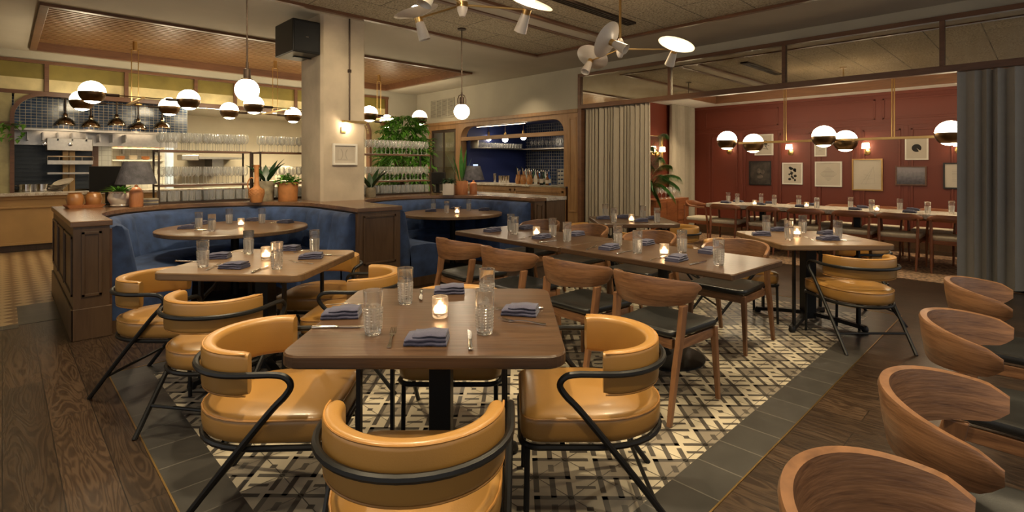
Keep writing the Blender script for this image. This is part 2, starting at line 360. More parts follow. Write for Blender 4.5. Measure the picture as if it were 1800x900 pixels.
# --- encaustic tile inlay with slate border
RX0, RX1, RY0, RY1 = .50, 5.95, .935, 4.37; BW = .22
b = MB(); b.box(RX0+.007, RX0+BW, RY0+.007, RY1-.007, 0, .002, 1); b.box(RX1-BW, RX1-.007, RY0+.007, RY1-.007, 0, .002, 1)
b.box(RX0+BW, RX1-BW, RY0+.007, RY0+BW, 0, .002, 0); b.box(RX0+BW, RX1-BW, RY1-BW, RY1-.007, 0, .002, 0)
for x0, x1, y0, y1 in ((RX0, RX0+.007, RY0, RY1), (RX1-.007, RX1, RY0, RY1), (RX0, RX1, RY0, RY0+.007), (RX0, RX1, RY1-.007, RY1)): b.box(x0, x1, y0, y1, 0, .004, 2)
struct(b.build('floor', [SLATE, SLATEY, BRASS]))
IX0, IX1, IY0, IY1 = RX0+BW, RX1-BW, RY0+BW, RY1-BW
def clip(poly):
    for ax, lim, sg in ((0,IX0,1),(0,IX1,-1),(1,IY0,1),(1,IY1,-1)):
        out = []
        for i in range(len(poly)):
            p, q = poly[i], poly[(i+1) % len(poly)]; a, c = (p[ax]-lim)*sg, (q[ax]-lim)*sg
            if a >= 0: out.append(p)
            if (a >= 0) != (c >= 0):
                t = a/(a-c); out.append((p[0]+(q[0]-p[0])*t, p[1]+(q[1]-p[1])*t))
        poly = out
        if len(poly) < 3: return None
    return poly
L = .1414; O0 = sd(.106, 2.316); SQ = math.sqrt(.5)
def pat(u, v): return (O0[0]+(u*SQ+v*SQ)*L, O0[1]+(-u*SQ+v*SQ)*L)
b = MB(); b.box(IX0, IX1, IY0, IY1, 0, .002, 0)
def prect(u0, u1, v0, v1, mi, z):
    q = clip([pat(u0,v0), pat(u1,v0), pat(u1,v1), pat(u0,v1)])
    if q: b.add([(x, y, z) for x, y in q], [tuple(range(len(q)))], mi)
w = .085
for i in range(-40, 44, 2):
    for j in range(-40, 44, 2):
        X, Y = pat(i+1, j)
        if not (IX0-.35 < X < IX1+.35 and IY0-.35 < Y < IY1+.35): continue
        prect(i, i+1, j, j+1, 2, .0024)                                        # taupe square
        prect(i+.41, i+.59, j+.31, j+.69, 1, .0028)
        prect(i-w, i+1+w, j+1-w, j+1+w, 1, .0026); prect(i-w, i+1+w, j-w, j+w, 1, .0026)
        prect(i-w, i+w, j-w, j+1+w, 1, .0026); prect(i+1-w, i+1+w, j-w, j+1+w, 1, .0026)
        prect(i+1, i+1.76, j+1-w, j+1+w, 1, .0026); prect(i+1.24, i+2, j-w, j+w, 1, .0026)
        prect(i+1.4, i+1.6, j+.4, j+.6, 1, .0026)
        prect(i-w, i+w, j-.76, j, 1, .0026); prect(i+1-w, i+1+w, j-1, j-.24, 1, .0026)
        prect(i+.5-w, i+.5+w, j-1, j, 1, .0026)
        prect(i+1.2, i+1.8, j-.5-.07, j-.5+.07, 1, .0026)
        g = .009
        for (u0, v0, u1, v1) in ((i, j, i+2, j+2), (i, j, i+2, j-2)):          # tile joints
            n = (-(v1-v0)*g/2, (u1-u0)*g/2)
            q = clip([pat(u0+n[0], v0+n[1]), pat(u1+n[0], v1+n[1]), pat(u1-n[0], v1-n[1]), pat(u0-n[0], v0-n[1])])
            if q: b.add([(x, y, .003) for x, y in q], [tuple(range(len(q)))], 1)
struct(b.build('floor', [TCREAM, TDARK, TGREY]))
# --- kitchen walkway tile
m, nt, bs = nodes('woven pattern floor tile'); v = coords(nt, (1,1,1), (0,0,PI/4)); ck = nt.nodes.new('ShaderNodeTexChecker'); ck.inputs['Scale'].default_value = 9
ck.inputs['Color1'].default_value = (.36,.25,.13,1); ck.inputs['Color2'].default_value = (.15,.085,.04,1); lk(nt, v, ck.inputs['Vector']); lk(nt, ck.outputs['Color'], bs.inputs['Base Color']); bs.inputs['Roughness'].default_value = .3
struct(MB().box(-2.2, .1, 6.3, 11.6, 0, .002).box(.1, .38, 7.1, 11.6, 0, .002).box(.38, 6, 7.7, 11.6, 0, .002).build('floor', m))
struct(MB().box(.1, .38, 6.25, 7.1, 0, .002).box(-2.2, .1, 6.15, 6.3, 0, .002).build('floor', SLATEY))
# --- main ceiling: plaster round the wood-wool panels and the slatted tray
TX0, TX1, TY0, TY1, TZ = .36, 6.78, 8.2, 11.4, CZ+.17
AX, AY = 6.66, 6.2
b = MB(); z0, z1 = CZ, CZ+.3
b.box(-2.2, TX0, AY, KY+.3, z0, z1); b.box(TX1, WX, AY, KY+.3, z0, z1); b.box(TX0, TX1, AY, TY0, z0, z1); b.box(TX0, TX1, TY1, KY+.3, z0, z1)
b.box(AX, WX, -2.8, AY, z0, z1); b.box(-2.2, AX, 4.6, 4.85, z0, z1); b.box(TX0, TX1, TY0, TY1, TZ+.03, z1)
struct(b.build('ceiling', CEILP))
struct(MB().box(-2.2, AX, 4.85, AY, CZ+.02, CZ+.3).box(-2.2, AX, -2.8, 4.6, CZ+.02, CZ+.3).build('ceiling', ACOUSTIC))
b = MB(); t = .07
b.box(-2.2, AX, AY-t, AY, CZ-.015, CZ+.03); b.box(-2.2, AX-t, 4.85, 4.85+t, CZ-.015, CZ+.03); b.box(-2.2, AX-t, 4.6-t, 4.6, CZ-.015, CZ+.03)
struct(b.build('trim_1', TRIM, bevel=.004))
struct(MB().box(AX-t, AX, -2.8, AY-t, CZ-.015, CZ+.03).build('trim_2', TRIMY, bevel=.004))
def slot(name, x0, x1, y, label):
    o = thing(name, label, 'air vent', ((x0+x1)/2, y, CZ))
    b = MB(); L_ = (x1-x0)/2
    b.box(-L_, L_, -.065, .065, .003, .02); b.build('slot_box', mat('black duct', (.008,.008,.008), .8) if 'black duct' not in MATS else MATS['black duct'], o)
    b = MB()
    for k in (-.065, -.022, .022, .058): b.box(-L_, L_, k-.006, k+.006, -.008, .02)
    b.box(-L_, -L_+.012, -.065, .065, -.008, .02); b.box(L_-.012, L_, -.065, .065, -.008, .02)
    b.build('blade_frame', IRON, o); return o
slot('slot_diffuser', 4.3, 6.05, 3.9, 'long black slot air diffuser in the grey acoustic ceiling above the white cone chandelier')
# slatted timber tray
tr = thing('slatted_ceiling_tray', 'recessed rectangular timber ceiling tray with narrow slats above the globe chandeliers', 'ceiling panel', ((TX0+TX1)/2, (TY0+TY1)/2, CZ))
cx, cy = tr.location.x, tr.location.y; hx, hy = (TX1-TX0)/2, (TY1-TY0)/2
MB().box(-hx, hx, -hy, hy, .165, .195).build('backing_board', SLATBACK, tr)
b = MB(); n = 30
for i in range(n):
    y = -hy+.03+(2*hy-.06)*(i+.5)/n; b.box(-hx+.04, hx-.04, y-.031, y+.031, .1, .165)
b.build('slats', SLAT, tr)
b = MB(); b.box(-hx-.05, hx+.05, -hy-.05, -hy+.035, -.035, .16); b.box(-hx-.05, hx+.05, hy-.035, hy+.05, -.035, .16)
b.box(-hx-.05, -hx+.035, -hy+.035, hy-.035, -.035, .16); b.box(hx-.035, hx+.05, -hy+.035, hy-.035, -.035, .16)
b.build('frame', TRIM, tr, bevel=.004)
MB().box(-hx+.06, hx-.06, -hy+.037, -hy+.05, .09, .105).build('light_strip', LED, tr)
# --- walls outside the frame so that the room closes round the camera
b = MB(); b.box(-2.4, -2.2, 5.2, 12.1, 0, 3.6).box(-2.4, -2.2, -2.8, 5.2, 0, .5).box(-2.4, -2.2, -2.8, 5.2, 2.8, 3.6)
for y in (-2.8, -.9, 1.1, 3.1): b.box(-2.4, -2.2, y, y+.2, .5, 2.8)
struct(b.build('wall_left', PLASTER))
b = MB(); b.box(-2.4, 12, -3, -2.8, 0, .5); b.box(-2.4, 12, -3, -2.8, 2.7, 3.6)
for x in (-2.4, -.2, 2.0, 4.2, 6.4, 8.6, 11.8): b.box(x, x+.25, -3, -2.8, .5, 2.7)
struct(b.build('wall_front', PLASTER))
# --- wall to the bar and the red dining room (plane x = WX)
YO0, YO1 = 6.62, 9.84         # bar opening
YP = 6.27                     # end of the curtained partition
b = MB(); b.box(WX, WX+.15, YP, KY, 2.48, CZ); b.box(WX, WX+.15, -2.8, YP, 3.15, CZ)
struct(b.build('wall_bar', PLASTER))
def arch_hole(y0, y1, z0, z1, r, top=True, n=8):      # outline of an opening with rounded upper corners
    P = [(y0, z0), (y1, z0)]
    for i in range(n+1):
        t = PI/2*i/n; P.append((y1-r+r*math.cos(t), z1-r+r*math.sin(t)))
    for i in range(n+1):
        t = PI/2+PI/2*i/n; P.append((y0+r+r*math.cos(t), z1-r+r*math.sin(t)))
    return P
def frame_strip(hole, off, tomap, t0, t1):            # a band of width off round an open outline (last point back to the first is left open)
    rings = []; N = len(hole)
    for i, p in enumerate(hole):
        a = hole[max(i-1, 0)]; c = hole[min(i+1, N-1)]; dx, dy = c[0]-a[0], c[1]-a[1]; l = math.hypot(dx, dy); nx, ny = dy/l, -dx/l
        q = (p[0]+nx*off, p[1]+ny*off); rings.append([tomap(p, t0), tomap(q, t0), tomap(q, t1), tomap(p, t1)])
    return MB().loft(rings, True, True, 0, False)
# joinery round the bar opening: rectangular surround with the rounded hole cut in it
H = arch_hole(YO0, YO1, .99, 2.33, .28)
ox = WX-.03
outer = [(YO0-.09, .99), (YO1+.09, .99), (YO1+.09, 2.4), (YO0-.09, 2.4)]
def surround(hole, zt, ymin, ymax, x0, x1, m_, nm):
    b = MB(); N = len(hole); pts = hole[1:]+[hole[0]]           # from lower right round the top to lower left
    def proj(p):
        y, z = p
        if z <= hole[2][1]-1e-6 or abs(z-hole[0][1]) < 1e-6: return (ymax if y > (ymin+ymax)/2 else ymin, z)
        cyl, czz = (ymin+ymax)/2, hole[2][1]
        if y > hole[1][0]-.28: 
            f = (z-czz)/.28; ang = math.atan2(z-czz, y-(hole[1][0]-.28)); return (ymax, czz+(zt-czz)*math.tan(ang)) if ang < PI/4 else (hole[1][0]-.28+(ymax-hole[1][0]+.28)/math.tan(ang) if ang < PI/2-.01 else y, zt)
        if y < hole[0][0]+.28:
            ang = math.atan2(z-czz, (hole[0][0]+.28)-y); return (ymin, czz+(zt-czz)*math.tan(ang)) if ang < PI/4 else (hole[0][0]+.28-(hole[0][0]+.28-ymin)/math.tan(ang) if ang < PI/2-.01 else y, zt)
        return (y, zt)
    rings = []
    for p in pts:
        q = proj(p); rings.append([(x0, p[0], p[1]), (x0, q[0], q[1]), (x1, q[0], q[1]), (x1, p[0], p[1])])
    b.loft(rings, True, True, 0, False)
    return b
b = surround(H, 2.42, YO0-.1, YO1+.1, WX-.04, WX+.14, HONEY, '')
b.box(WX-.06, WX+.15, YP, YO1+1.5, 2.42, 2.49)                   # cornice
b.box(WX-.04, WX+.14, YP, YP+.25, 0, 2.42)                       # pilaster by the curtain
b.box(WX-.052, WX-.04, YP+.035, YP+.06, .5, 2.33); b.box(WX-.052, WX-.04, YP+.19, YP+.215, .5, 2.33); b.box(WX-.052, WX-.04, YP+.06, YP+.19, 2.3, 2.33); b.box(WX-.052, WX-.04, YP+.06, YP+.19, .5, .53)
b.box(WX-.04, WX+.14, YO1+.1, YO1+.2, 0, 2.42); b.box(WX-.04, WX+.14, YO1+1.2, YO1+1.32, 0, 2.42); b.box(WX-.04, WX+.14, YO1+.2, YO1+1.2, 2.3, 2.42)
struct(b.build('trim_3', HONEY, bevel=.004))
struct(MB().box(WX-.03, WX+.05, YO0, YO1, 2.0, 2.085).build('trim_4', HONEYH, bevel=.004))
struct(MB().box(WX+.0, WX+.15, YO1+1.32, KY, 0, 2.48).build('wall_bar', PLASTER))
# bar niche
struct(MB().box(WX+.15, 10.1, YO1-.02, YO1+.05, 0, 2.6).build('wall_bar', NAVY))
struct(MB().box(10.1, 10.2, YO0-.1, YO1+.05, 0, 2.6).build('wall_bar', BARTILE))
struct(MB().box(WX+.15, 10.2, YO0-.16, YO0-.1, 0, 2.6).build('wall_bar', NAVY))
struct(MB().box(WX+.15, 10.2, YO0-.16, YO1+.05, 2.5, 2.6).build('ceiling', NAVY))
# vent grille over the cabinet
vg = thing('ventilation_grille', 'pale louvred ventilation grille high on the plaster wall above the wine cabinet', 'air vent', (WX-.012, 10.62, 2.63))
b = MB()
for i in range(4):
    y0 = -.47+i*.235
    b.box(-.004, .01, y0, y0+.225, 0, .43, 0)
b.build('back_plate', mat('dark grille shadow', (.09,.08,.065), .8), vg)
b = MB(); b.box(-.014, .01, -.49, .49, -.02, 0).box(-.014, .01, -.49, .49, .43, .45)
for y in (-.49, -.245, -.01, .225, .47): b.box(-.014, .01, y, y+.02, 0, .43)
b.build('frame', PLASTER, vg)
b = MB()
for k in range(17): b.box(-.016, .002, -.48, .48, .008+k*.025, .02+k*.025)
b.build('louvres', PLASTER, vg)
# mirrored clerestory partition
ym = [YP-.02, onX(1176, 100, WX)[0], onX(1376, 100, WX)[0], onX(1652, 60, WX)[0], -.9, -2.75]
b = MB(); b.box(WX-.05, WX+.06, -2.8, YP, 2.48, 2.56); b.box(WX-.05, WX+.06, -2.8, YP, 3.09, 3.15)
for y in ym: b.box(WX-.05, WX+.06, y-.05, y+.0 if y != ym[0] else y+.02, 2.56, 3.09)
struct(b.build('trim_5', TRIMY, bevel=.004))
for i in range(5): struct(MB().box(WX-.01, WX+.01, ym[i+1], ym[i]-.05, 2.56, 3.09).build('window_%d' % (i+1), MIRROR))
struct(MB().box(WX-.05, WX+.12, YP-.09, YP, 0, 2.48).build('trim_6', TRIM, bevel=.004))
# --- red dining room
RXW, RYW, RCZ = 10.95, 5.55, 2.67
struct(MB().box(RXW, RXW+.12, -2.8, RYW+.1, 0, 3.4).build('wall_red', REDWALL))
struct(MB().box(WX+.1, RXW, RYW, RYW+.12, 0, 3.4).build('wall_red', REDWALL))
b = MB(); b.box(RXW-.6, RXW, -2.8, RYW, RCZ, RCZ+.1); b.box(WX+.1, RXW-.6, 4.7, RYW, RCZ, RCZ+.1); b.box(WX+.1, WX+.5, -2.8, 4.7, RCZ, RCZ+.1); b.box(WX+.5, RXW-.6, -2.8, 4.7, RCZ+.3, RCZ+.36)
struct(b.build('ceiling', WHITEP))
b = MB(); b.box(RXW-.63, RXW-.6, -2.8, 4.7, RCZ-.02, RCZ+.3); b.box(WX+.5, RXW-.63, 4.67, 4.7, RCZ-.02, RCZ+.3); b.box(WX+.5, WX+.53, -2.8, 4.67, RCZ-.02, RCZ+.3)
struct(b.build('trim_7', TRIMY))
b = MB(); b.box(RXW-.04, RXW, -2.8, RYW, RCZ-.05, RCZ); b.box(RXW-.02, RXW, -2.8, RYW, 2.09, 2.15); b.box(RXW-.028, RXW, -2.8, RYW, 2.105, 2.13)
yy = 5.05; k = 0
while yy > -2.6:                                                 # raised frames of the panelling
    wd = .55; z0, z1 = .16, 2.03
    for (a0, a1, c0, c1) in ((yy-wd, yy-wd+.03, z0, z1), (yy-.03, yy, z0, z1), (yy-wd, yy, z1-.03, z1), (yy-wd, yy, z0, z0+.03)): b.box(RXW-.022, RXW, a0, a1, c0, c1)
    b.box(RXW-.008, RXW, yy+.04, yy+.1, .12, 2.08)
    yy -= wd+.14
yy = 5.2
while yy > -2.4:
    for (a0, a1, c0, c1) in ((yy-1.5, yy-1.47, 2.2, 2.56), (yy-.03, yy, 2.2, 2.56), (yy-1.5, yy, 2.53, 2.56), (yy-1.5, yy, 2.2, 2.23)): b.box(RXW-.014, RXW, a0, a1, c0, c1)
    yy -= 1.6
struct(b.build('trim_8', REDWALL, bevel=.003))
struct(MB().box(RXW-.02, RXW, -2.8, RYW, 0, .12).build('baseboard_red', PANEL))
slot('slot_diffuser', 0, .1, 0, '')  if False else None
# --- kitchen front
KX0, KX1 = .14, 6.5
b = MB(); b.box(-2.2, WX, KY, KY+.15, 3.15, CZ+.3); b.box(7.05, WX, KY, KY+.15, 0, 3.15)
struct(b.build('wall_kitchen', PLASTER))
struct(MB().box(-2.2, KX0-.03, KY+.02, KY+.1, .95, 2.58).box(KX1+.03, 7.05, KY+.02, KY+.1, 0, 2.58).build('wall_kitchen', GOLDWALL))
posts = [onY(x, 130, KY)[0] for x in (82, 222, 344)]+[3.45, 4.7, 5.8, 7.0]
xs = [-2.2]+posts
for i in range(len(xs)-1): struct(MB().box(xs[i]+.03, xs[i+1]-.03, KY+.03, KY+.05, 2.64, 2.85, 1).box(xs[i]+.03, xs[i+1]-.03, KY+.03, KY+.05, 2.85, 3.1).build('window_%d' % (i+6), [PANEDARK, PANEBRIGHT]))
b = MB(); b.box(-2.2, 7.05, KY-.03, KY+.1, 3.1, 3.15); b.box(-2.2, 7.05, KY-.02, KY+.1, 2.58, 2.64)
for x in posts: b.box(x-.03, x+.03, KY-.03, KY+.1, 2.64, 3.1)
b.box(-2.2, KX0-.03, KY-.02, KY+.05, 2.07, 2.11)
struct(b.build('trim_9', TRIM, bevel=.003))
HK = arch_hole(KX0, KX1, .95, 2.56, .36, n=10)
b = frame_strip(HK[1:]+[HK[0]], .055, lambda p, t: (p[0], t, p[1]), KY-.05, KY+.12)
# corner fillers between the arch and the straight band
for sx, cx0 in ((1, KX0), (-1, KX1)):
    P = [(cx0, 2.62), (cx0, 2.2)]+[(cx0+sx*(.36-.36*math.cos(PI/2*i/8)), 2.2+.36*math.sin(PI/2*i/8)) for i in range(9)]+[(cx0+sx*.36, 2.62)]
    
    vs = [(x, KY+.0, z) for x, z in P]+[(x, KY+.06, z) for x, z in P]; n = len(P)
    c0 = len(vs); 
    b.add(vs, [(i, i+1, n+i+1, n+i) for i in range(n-1)]+[(0, i, i+1) for i in range(1, n-1)]+[(n, n+i+1, n+i) for i in range(1, n-1)], 1)
struct(b.build('trim_10', [TRIM, GOLDWALL]))
# kitchen room
struct(MB().box(-.7, 7.2, 14.9, 15, 0, 3).build('wall_kitchen', CREAMWALL))
struct(MB().box(-.8, -.7, KY+.1, 15, 0, 3).build('wall_kitchen', CREAMWALL)); struct(MB().box(7.05, 7.2, KY+.15, 15, 0, 3).build('wall_kitchen', CREAMWALL))
struct(MB().box(-.8, 7.2, KY+.1, 15, 2.66, 2.75).build('ceiling', WHITEP))
# --- concrete column standing in the booth wall
cx0, cx1, cy0, cy1 = 2.84, 3.44, 6.31, 6.91
b = MB(); b.prism([(cx0+.03, cy0), (cx1-.02, cy0), (cx1, cy0+.02), (cx1, cy1), (cx0, cy1), (cx0, cy0+.03)], 0, CZ)
struct(b.build('wall_column', CONCRETE))
# ================================================================ BOOTHS
LZ = .945
def U(cx, cy, r, yl, yr, n=28, step=.12):      # plan line of a horseshoe: front left, round the back, front right
    P = []; k = max(1, int((cy-yl)/step))
    for i in range(k): P.append((cx-r, yl+(cy-yl)*i/k))
    for i in range(n+1):
        t = PI-PI*i/n; P.append((cx+r*math.cos(t), cy+r*math.sin(t)))
    k = max(1, int((cy-yr)/step))
    for i in range(1, k+1): P.append((cx+r, cy-(cy-yr)*i/k))
    return P
B1 = (1.66, 6.0); B2 = (4.2, 5.6); BR = 1.03
WOODM = wood('booth wall oak', (.062,.032,.015), (.115,.065,.033), 2, 6, .36, .1)
pt = thing('booth_partition', 'waist high dark oak partition with a ledge top curving behind both blue booths', 'partition', (2.9, 6.3, 0))
def foot(e, r):
    return [(.40-e, 5.37-e), (.63+e, 5.37-e)]+[(x, y) for x, y in U(*B1, r, 5.5, 5.4)]+[(2.66-e, 5.03-e), (3.17+e, 5.03-e)]+[(x, y) for x, y in U(*B2, r, 5.2, 5.1)]+[(5.22-e, 4.9-e), (5.42+e, 4.9-e), (5.42+e, 7.6), (.40-e, 7.6)]
off = lambda P: [(x-2.9, y-6.3) for x, y in P]
MB().prism(off(foot(0, BR)), .0, .9).build('body', WOODM, pt)
MB().prism(off(foot(.018, BR-.02)), .9, LZ).build('ledge', LEDGE, pt, bevel=.005)
b = MB()
def panel(b, ax, x0, x1, pos, z0, z1, out, w=.022, d=.012):
    for (a0, a1, c0, c1) in ((x0, x0+w, z0, z1), (x1-w, x1, z0, z1), (x0, x1, z0, z0+w), (x0, x1, z1-w, z1)):
        if ax == 'y': b.box(a0, a1, pos-d if out < 0 else pos, pos if out < 0 else pos+d, c0, c1)
        else: b.box(pos-d if out < 0 else pos, pos if out < 0 else pos+d, a0, a1, c0, c1)
panel(b, 'y', .45-2.9, .58-2.9, 5.37-6.3, .34, .86, -1); panel(b, 'y', 2.72-2.9, 3.11-2.9, 5.03-6.3, .34, .86, -1); panel(b, 'y', 5.26-2.9, 5.38-2.9, 4.9-6.3, .34, .86, -1)
for k in range(3): panel(b, 'x', 5.43+k*.72-6.3, 6.08+k*.72-6.3, .40-2.9, .34, .82, -1)
b.build('panel_moulding', WOODM, pt, bevel=.003)
b = MB(); b.box(.385-2.9, .645-2.9, 5.355-6.3, 5.37-6.3, 0, .25).box(.385-2.9, .40-2.9, 5.355-6.3, 7.6-6.3, 0, .25).box(2.645-2.9, 3.185-2.9, 5.015-6.3, 5.03-6.3, 0, .25).box(5.2-2.9, 5.44-2.9, 4.885-6.3, 4.9-6.3, 0, .25)
b.build('plinth', WOODM, pt, bevel=.004)
def bench(c, yl, yr, label, seg=.34):
    o = thing('booth_bench', label, 'booth', (c[0], c[1], 0)); r0 = BR-.004
    path = U(0, 0, r0, yl-c[1], yr-c[1], 72, .035); N = len(path)
    def nrm(i):
        a, d = path[max(i-1,0)], path[min(i+1,N-1)]; dx, dy = d[0]-a[0], d[1]-a[1]; l = math.hypot(dx, dy); return (dy/l, -dx/l)      # towards the table
    L_ = 0; Ls = [0]
    for i in range(1, N): L_ += math.dist(path[i], path[i-1]); Ls.append(L_)
    rings = []; ns = round(L_/seg)
    for i, p in enumerate(path):
        nx, ny = nrm(i); ph = (Ls[i]/L_*ns) % 1; g = .036*(1-abs(2*ph-1)**3.5)-.014
        prof = [(.0,.1), (.0,.82), (.015,.875), (.05,.89), (.095+g*.4,.88), (.125+g*.8,.84), (.14+g,.74), (.165+g,.6), (.19+g,.46), (.2,.3), (.2,.1)]
        e = min(1, min(Ls[i], L_-Ls[i])/.03); e = .93+.07*e
        rings.append([(p[0]+nx*(.005+(t-.005)*e), p[1]+ny*(.005+(t-.005)*e), .1+(z-.1)*(.985+.015*e)) for t, z in prof])
    MB().loft(rings, True, True).build('backrest', VELVET, o, angle=60)
    rings = []
    for i, p in enumerate(path):
        nx, ny = nrm(i); prof = [(.17,.1), (.17,.44), (.2,.468), (.4,.476), (.56,.462), (.6,.43), (.6,.3), (.585,.1)]
        rings.append([(p[0]+nx*t, p[1]+ny*t, z) for t, z in prof])
    MB().loft(rings, True, True).build('seat', VELVET, o, angle=50)
    rings = []
    for i, p in enumerate(path):
        nx, ny = nrm(i); rings.append([(p[0]+nx*t, p[1]+ny*t, z) for t, z in ((.01,0), (.01,.1), (.57,.1), (.57,0))])
    MB().loft(rings, True, True, 0, False).build('plinth', WOODM, o)
    for i in (0, N-1):
        p = path[i]; nx, ny = nrm(i); y = p[1]-.012
        MB().box(min(p[0]+nx*.0, p[0]+nx*.016), max(p[0]+nx*.0, p[0]+nx*.016), y-.01, y+.012, .1, .87).build('edge_trim', TRIM, o)
    return o
bench(B1, 5.42, 5.1, 'blue velvet horseshoe booth at the left around a round table under the glass rack')
bench(B2, 5.1, 4.97, 'blue velvet horseshoe booth right of the concrete column behind the long table')
sv = thing('service_counter', 'narrow dark wood service counter with a marble top right of the second booth', 'counter', (5.66, 5.9, 0))
MB().box(-.2, .2, -1.0, 1.6, 0, .9).build('cabinet_body', WOODM, sv); MB().box(-.215, .215, -1.02, 1.62, .9, .95).build('marble_top', MARBLE, sv, bevel=.004)
# ================================================================ TABLES
def slab(poly, z0, z1, e=.006):
    cx = sum(p[0] for p in poly)/len(poly); cy = sum(p[1] for p in poly)/len(poly)
    s_ = lambda k: [(cx+(x-cx)*k, cy+(y-cy)*k) for x, y in poly]
    r = max(math.hypot(x-cx, y-cy) for x, y in poly); k = 1-e/r
    return MB().loft([[(x, y, z) for x, y in q] for q, z in ((s_(k), z0), (poly, z0+e), (poly, z1-e), (s_(k), z1))], True, True, 0, False)
def square_table(label, x, y, rz, size, matl, group=None):
    o = thing('dining_table', label, 'table', (x, y, 0), rz, group); h = size/2
    slab(rrect(-h, h, -h, h, .07), .705, .75).build('tabletop', matl, o)
    MB().box(-.055, .055, -.045, .045, .04, .69).box(-.3, .3, -.3, .3, .69, .705).build('column', BLACK, o, bevel=.004)
    for sx in (-1, 1):
        for sy in (-1, 1): MB().box(sx*.27-.015, sx*.27+.015, sy*.27-.008, sy*.27+.008, .06, .69).build('post', BLACK, o)
    b = MB()
    for a in (PI/4, -PI/4):
        rings = []
        for t in [i/12*2-1 for i in range(13)]:
            z = .035+.045*(1-abs(t)**1.5); q = .43*t; ww = .026
            rings.append([(q*math.cos(a)-k*ww*math.sin(a), q*math.sin(a)+k*ww*math.cos(a), z+j) for k, j in ((-1,-.016),(1,-.016),(1,.016),(-1,.016))])
        b.loft(rings, True, True, 0, False)
        for t in (-1, 1):
            b.lathe([(.0,0), (.024,.004), (.028,.018), (.024,.036), (.016,.05), (0,.054)], 12, (.43*t*math.cos(a), .43*t*math.sin(a), 0))
    b.build('cross_foot', BLACK, o, bevel=.003); return o
def disc_table(label, x, y, rz, poly, matl, group=None, rb=.29):
    o = thing('dining_table', label, 'table', (x, y, 0), rz, group)
    slab(poly, .71, .75).build('tabletop', matl, o)
    MB().lathe([(.0,0), (rb,0), (rb,.012), (rb-.03,.022), (.06,.03), (.038,.05), (.038,.66), (.05,.69), (.2,.7), (.2,.71), (0,.71)], 36).build('pedestal', BLACK, o, angle=30); return o
T1 = sd(-.30, 2.22); T2 = sd(-1.66, 3.52); T4 = sd(2.64, 4.66); T7 = sd(1.42, 6.2)
A45 = YAW
square_table('square dark oak dining table in the foreground with four mustard chairs', *T1, A45, .97, OAKTOP)
square_table('square dark oak dining table in front of the left blue booth', *T2, A45-.07, .92, OAKTOPL)
square_table('square oak dining table at the right beyond the long table', *T4, A45, .93, OAKTOPL)
square_table('small square dark dining table in front of the grey beige curtain', *T7, A45, .9, OAKTOP)
circ = lambda r: [(r*math.cos(2*PI*i/64), r*math.sin(2*PI*i/64)) for i in range(64)]
T3 = (1.74, 5.93); T6 = (4.44, 5.72)
disc_table('round oak table inside the left blue booth', *T3, .5, circ(.71), OAKTOPL)
disc_table('round oak table inside the right blue booth', *T6, .5, circ(.68), OAKTOPL)
RT5 = math.radians(-2.6); TA = (3.44, 1.95); TB = (3.50, 3.35)
rp = rrect(-.36, .36, -.69, .69, .015, 3)
disc_table('near half of the pushed together pair of long dark oak tables', *TA, RT5, rp, OAKTOP, 'pair of tables pushed together')
disc_table('far half of the pushed together pair of long dark oak tables', *TB, RT5, rp, OAKTOP, 'pair of tables pushed together')
T8X0, T8X1, T8Y0, T8Y1 = 8.68, 9.46, -.6, 4.12
mt = thing('communal_table', 'long veined marble topped table in the red dining room', 'table', ((T8X0+T8X1)/2, (T8Y0+T8Y1)/2, 0))
hx, hy = (T8X1-T8X0)/2, (T8Y1-T8Y0)/2
slab(rrect(-hx, hx, -hy, hy, .02, 3), .69, .75, .008).build('marble_top', MARBLE, mt)
for y in (-1.5, .2, 1.55):
    MB().box(-.04, .04, -.04, .04, .03, .67).box(-.28, .28, -.05, .05, .66, .69).lathe([(0,0), (.27,0), (.27,.02), (.06,.035), (0,.035)], 28, (0,0,0)).build('pedestal', BLACK, mt).location = (0, y, 0)
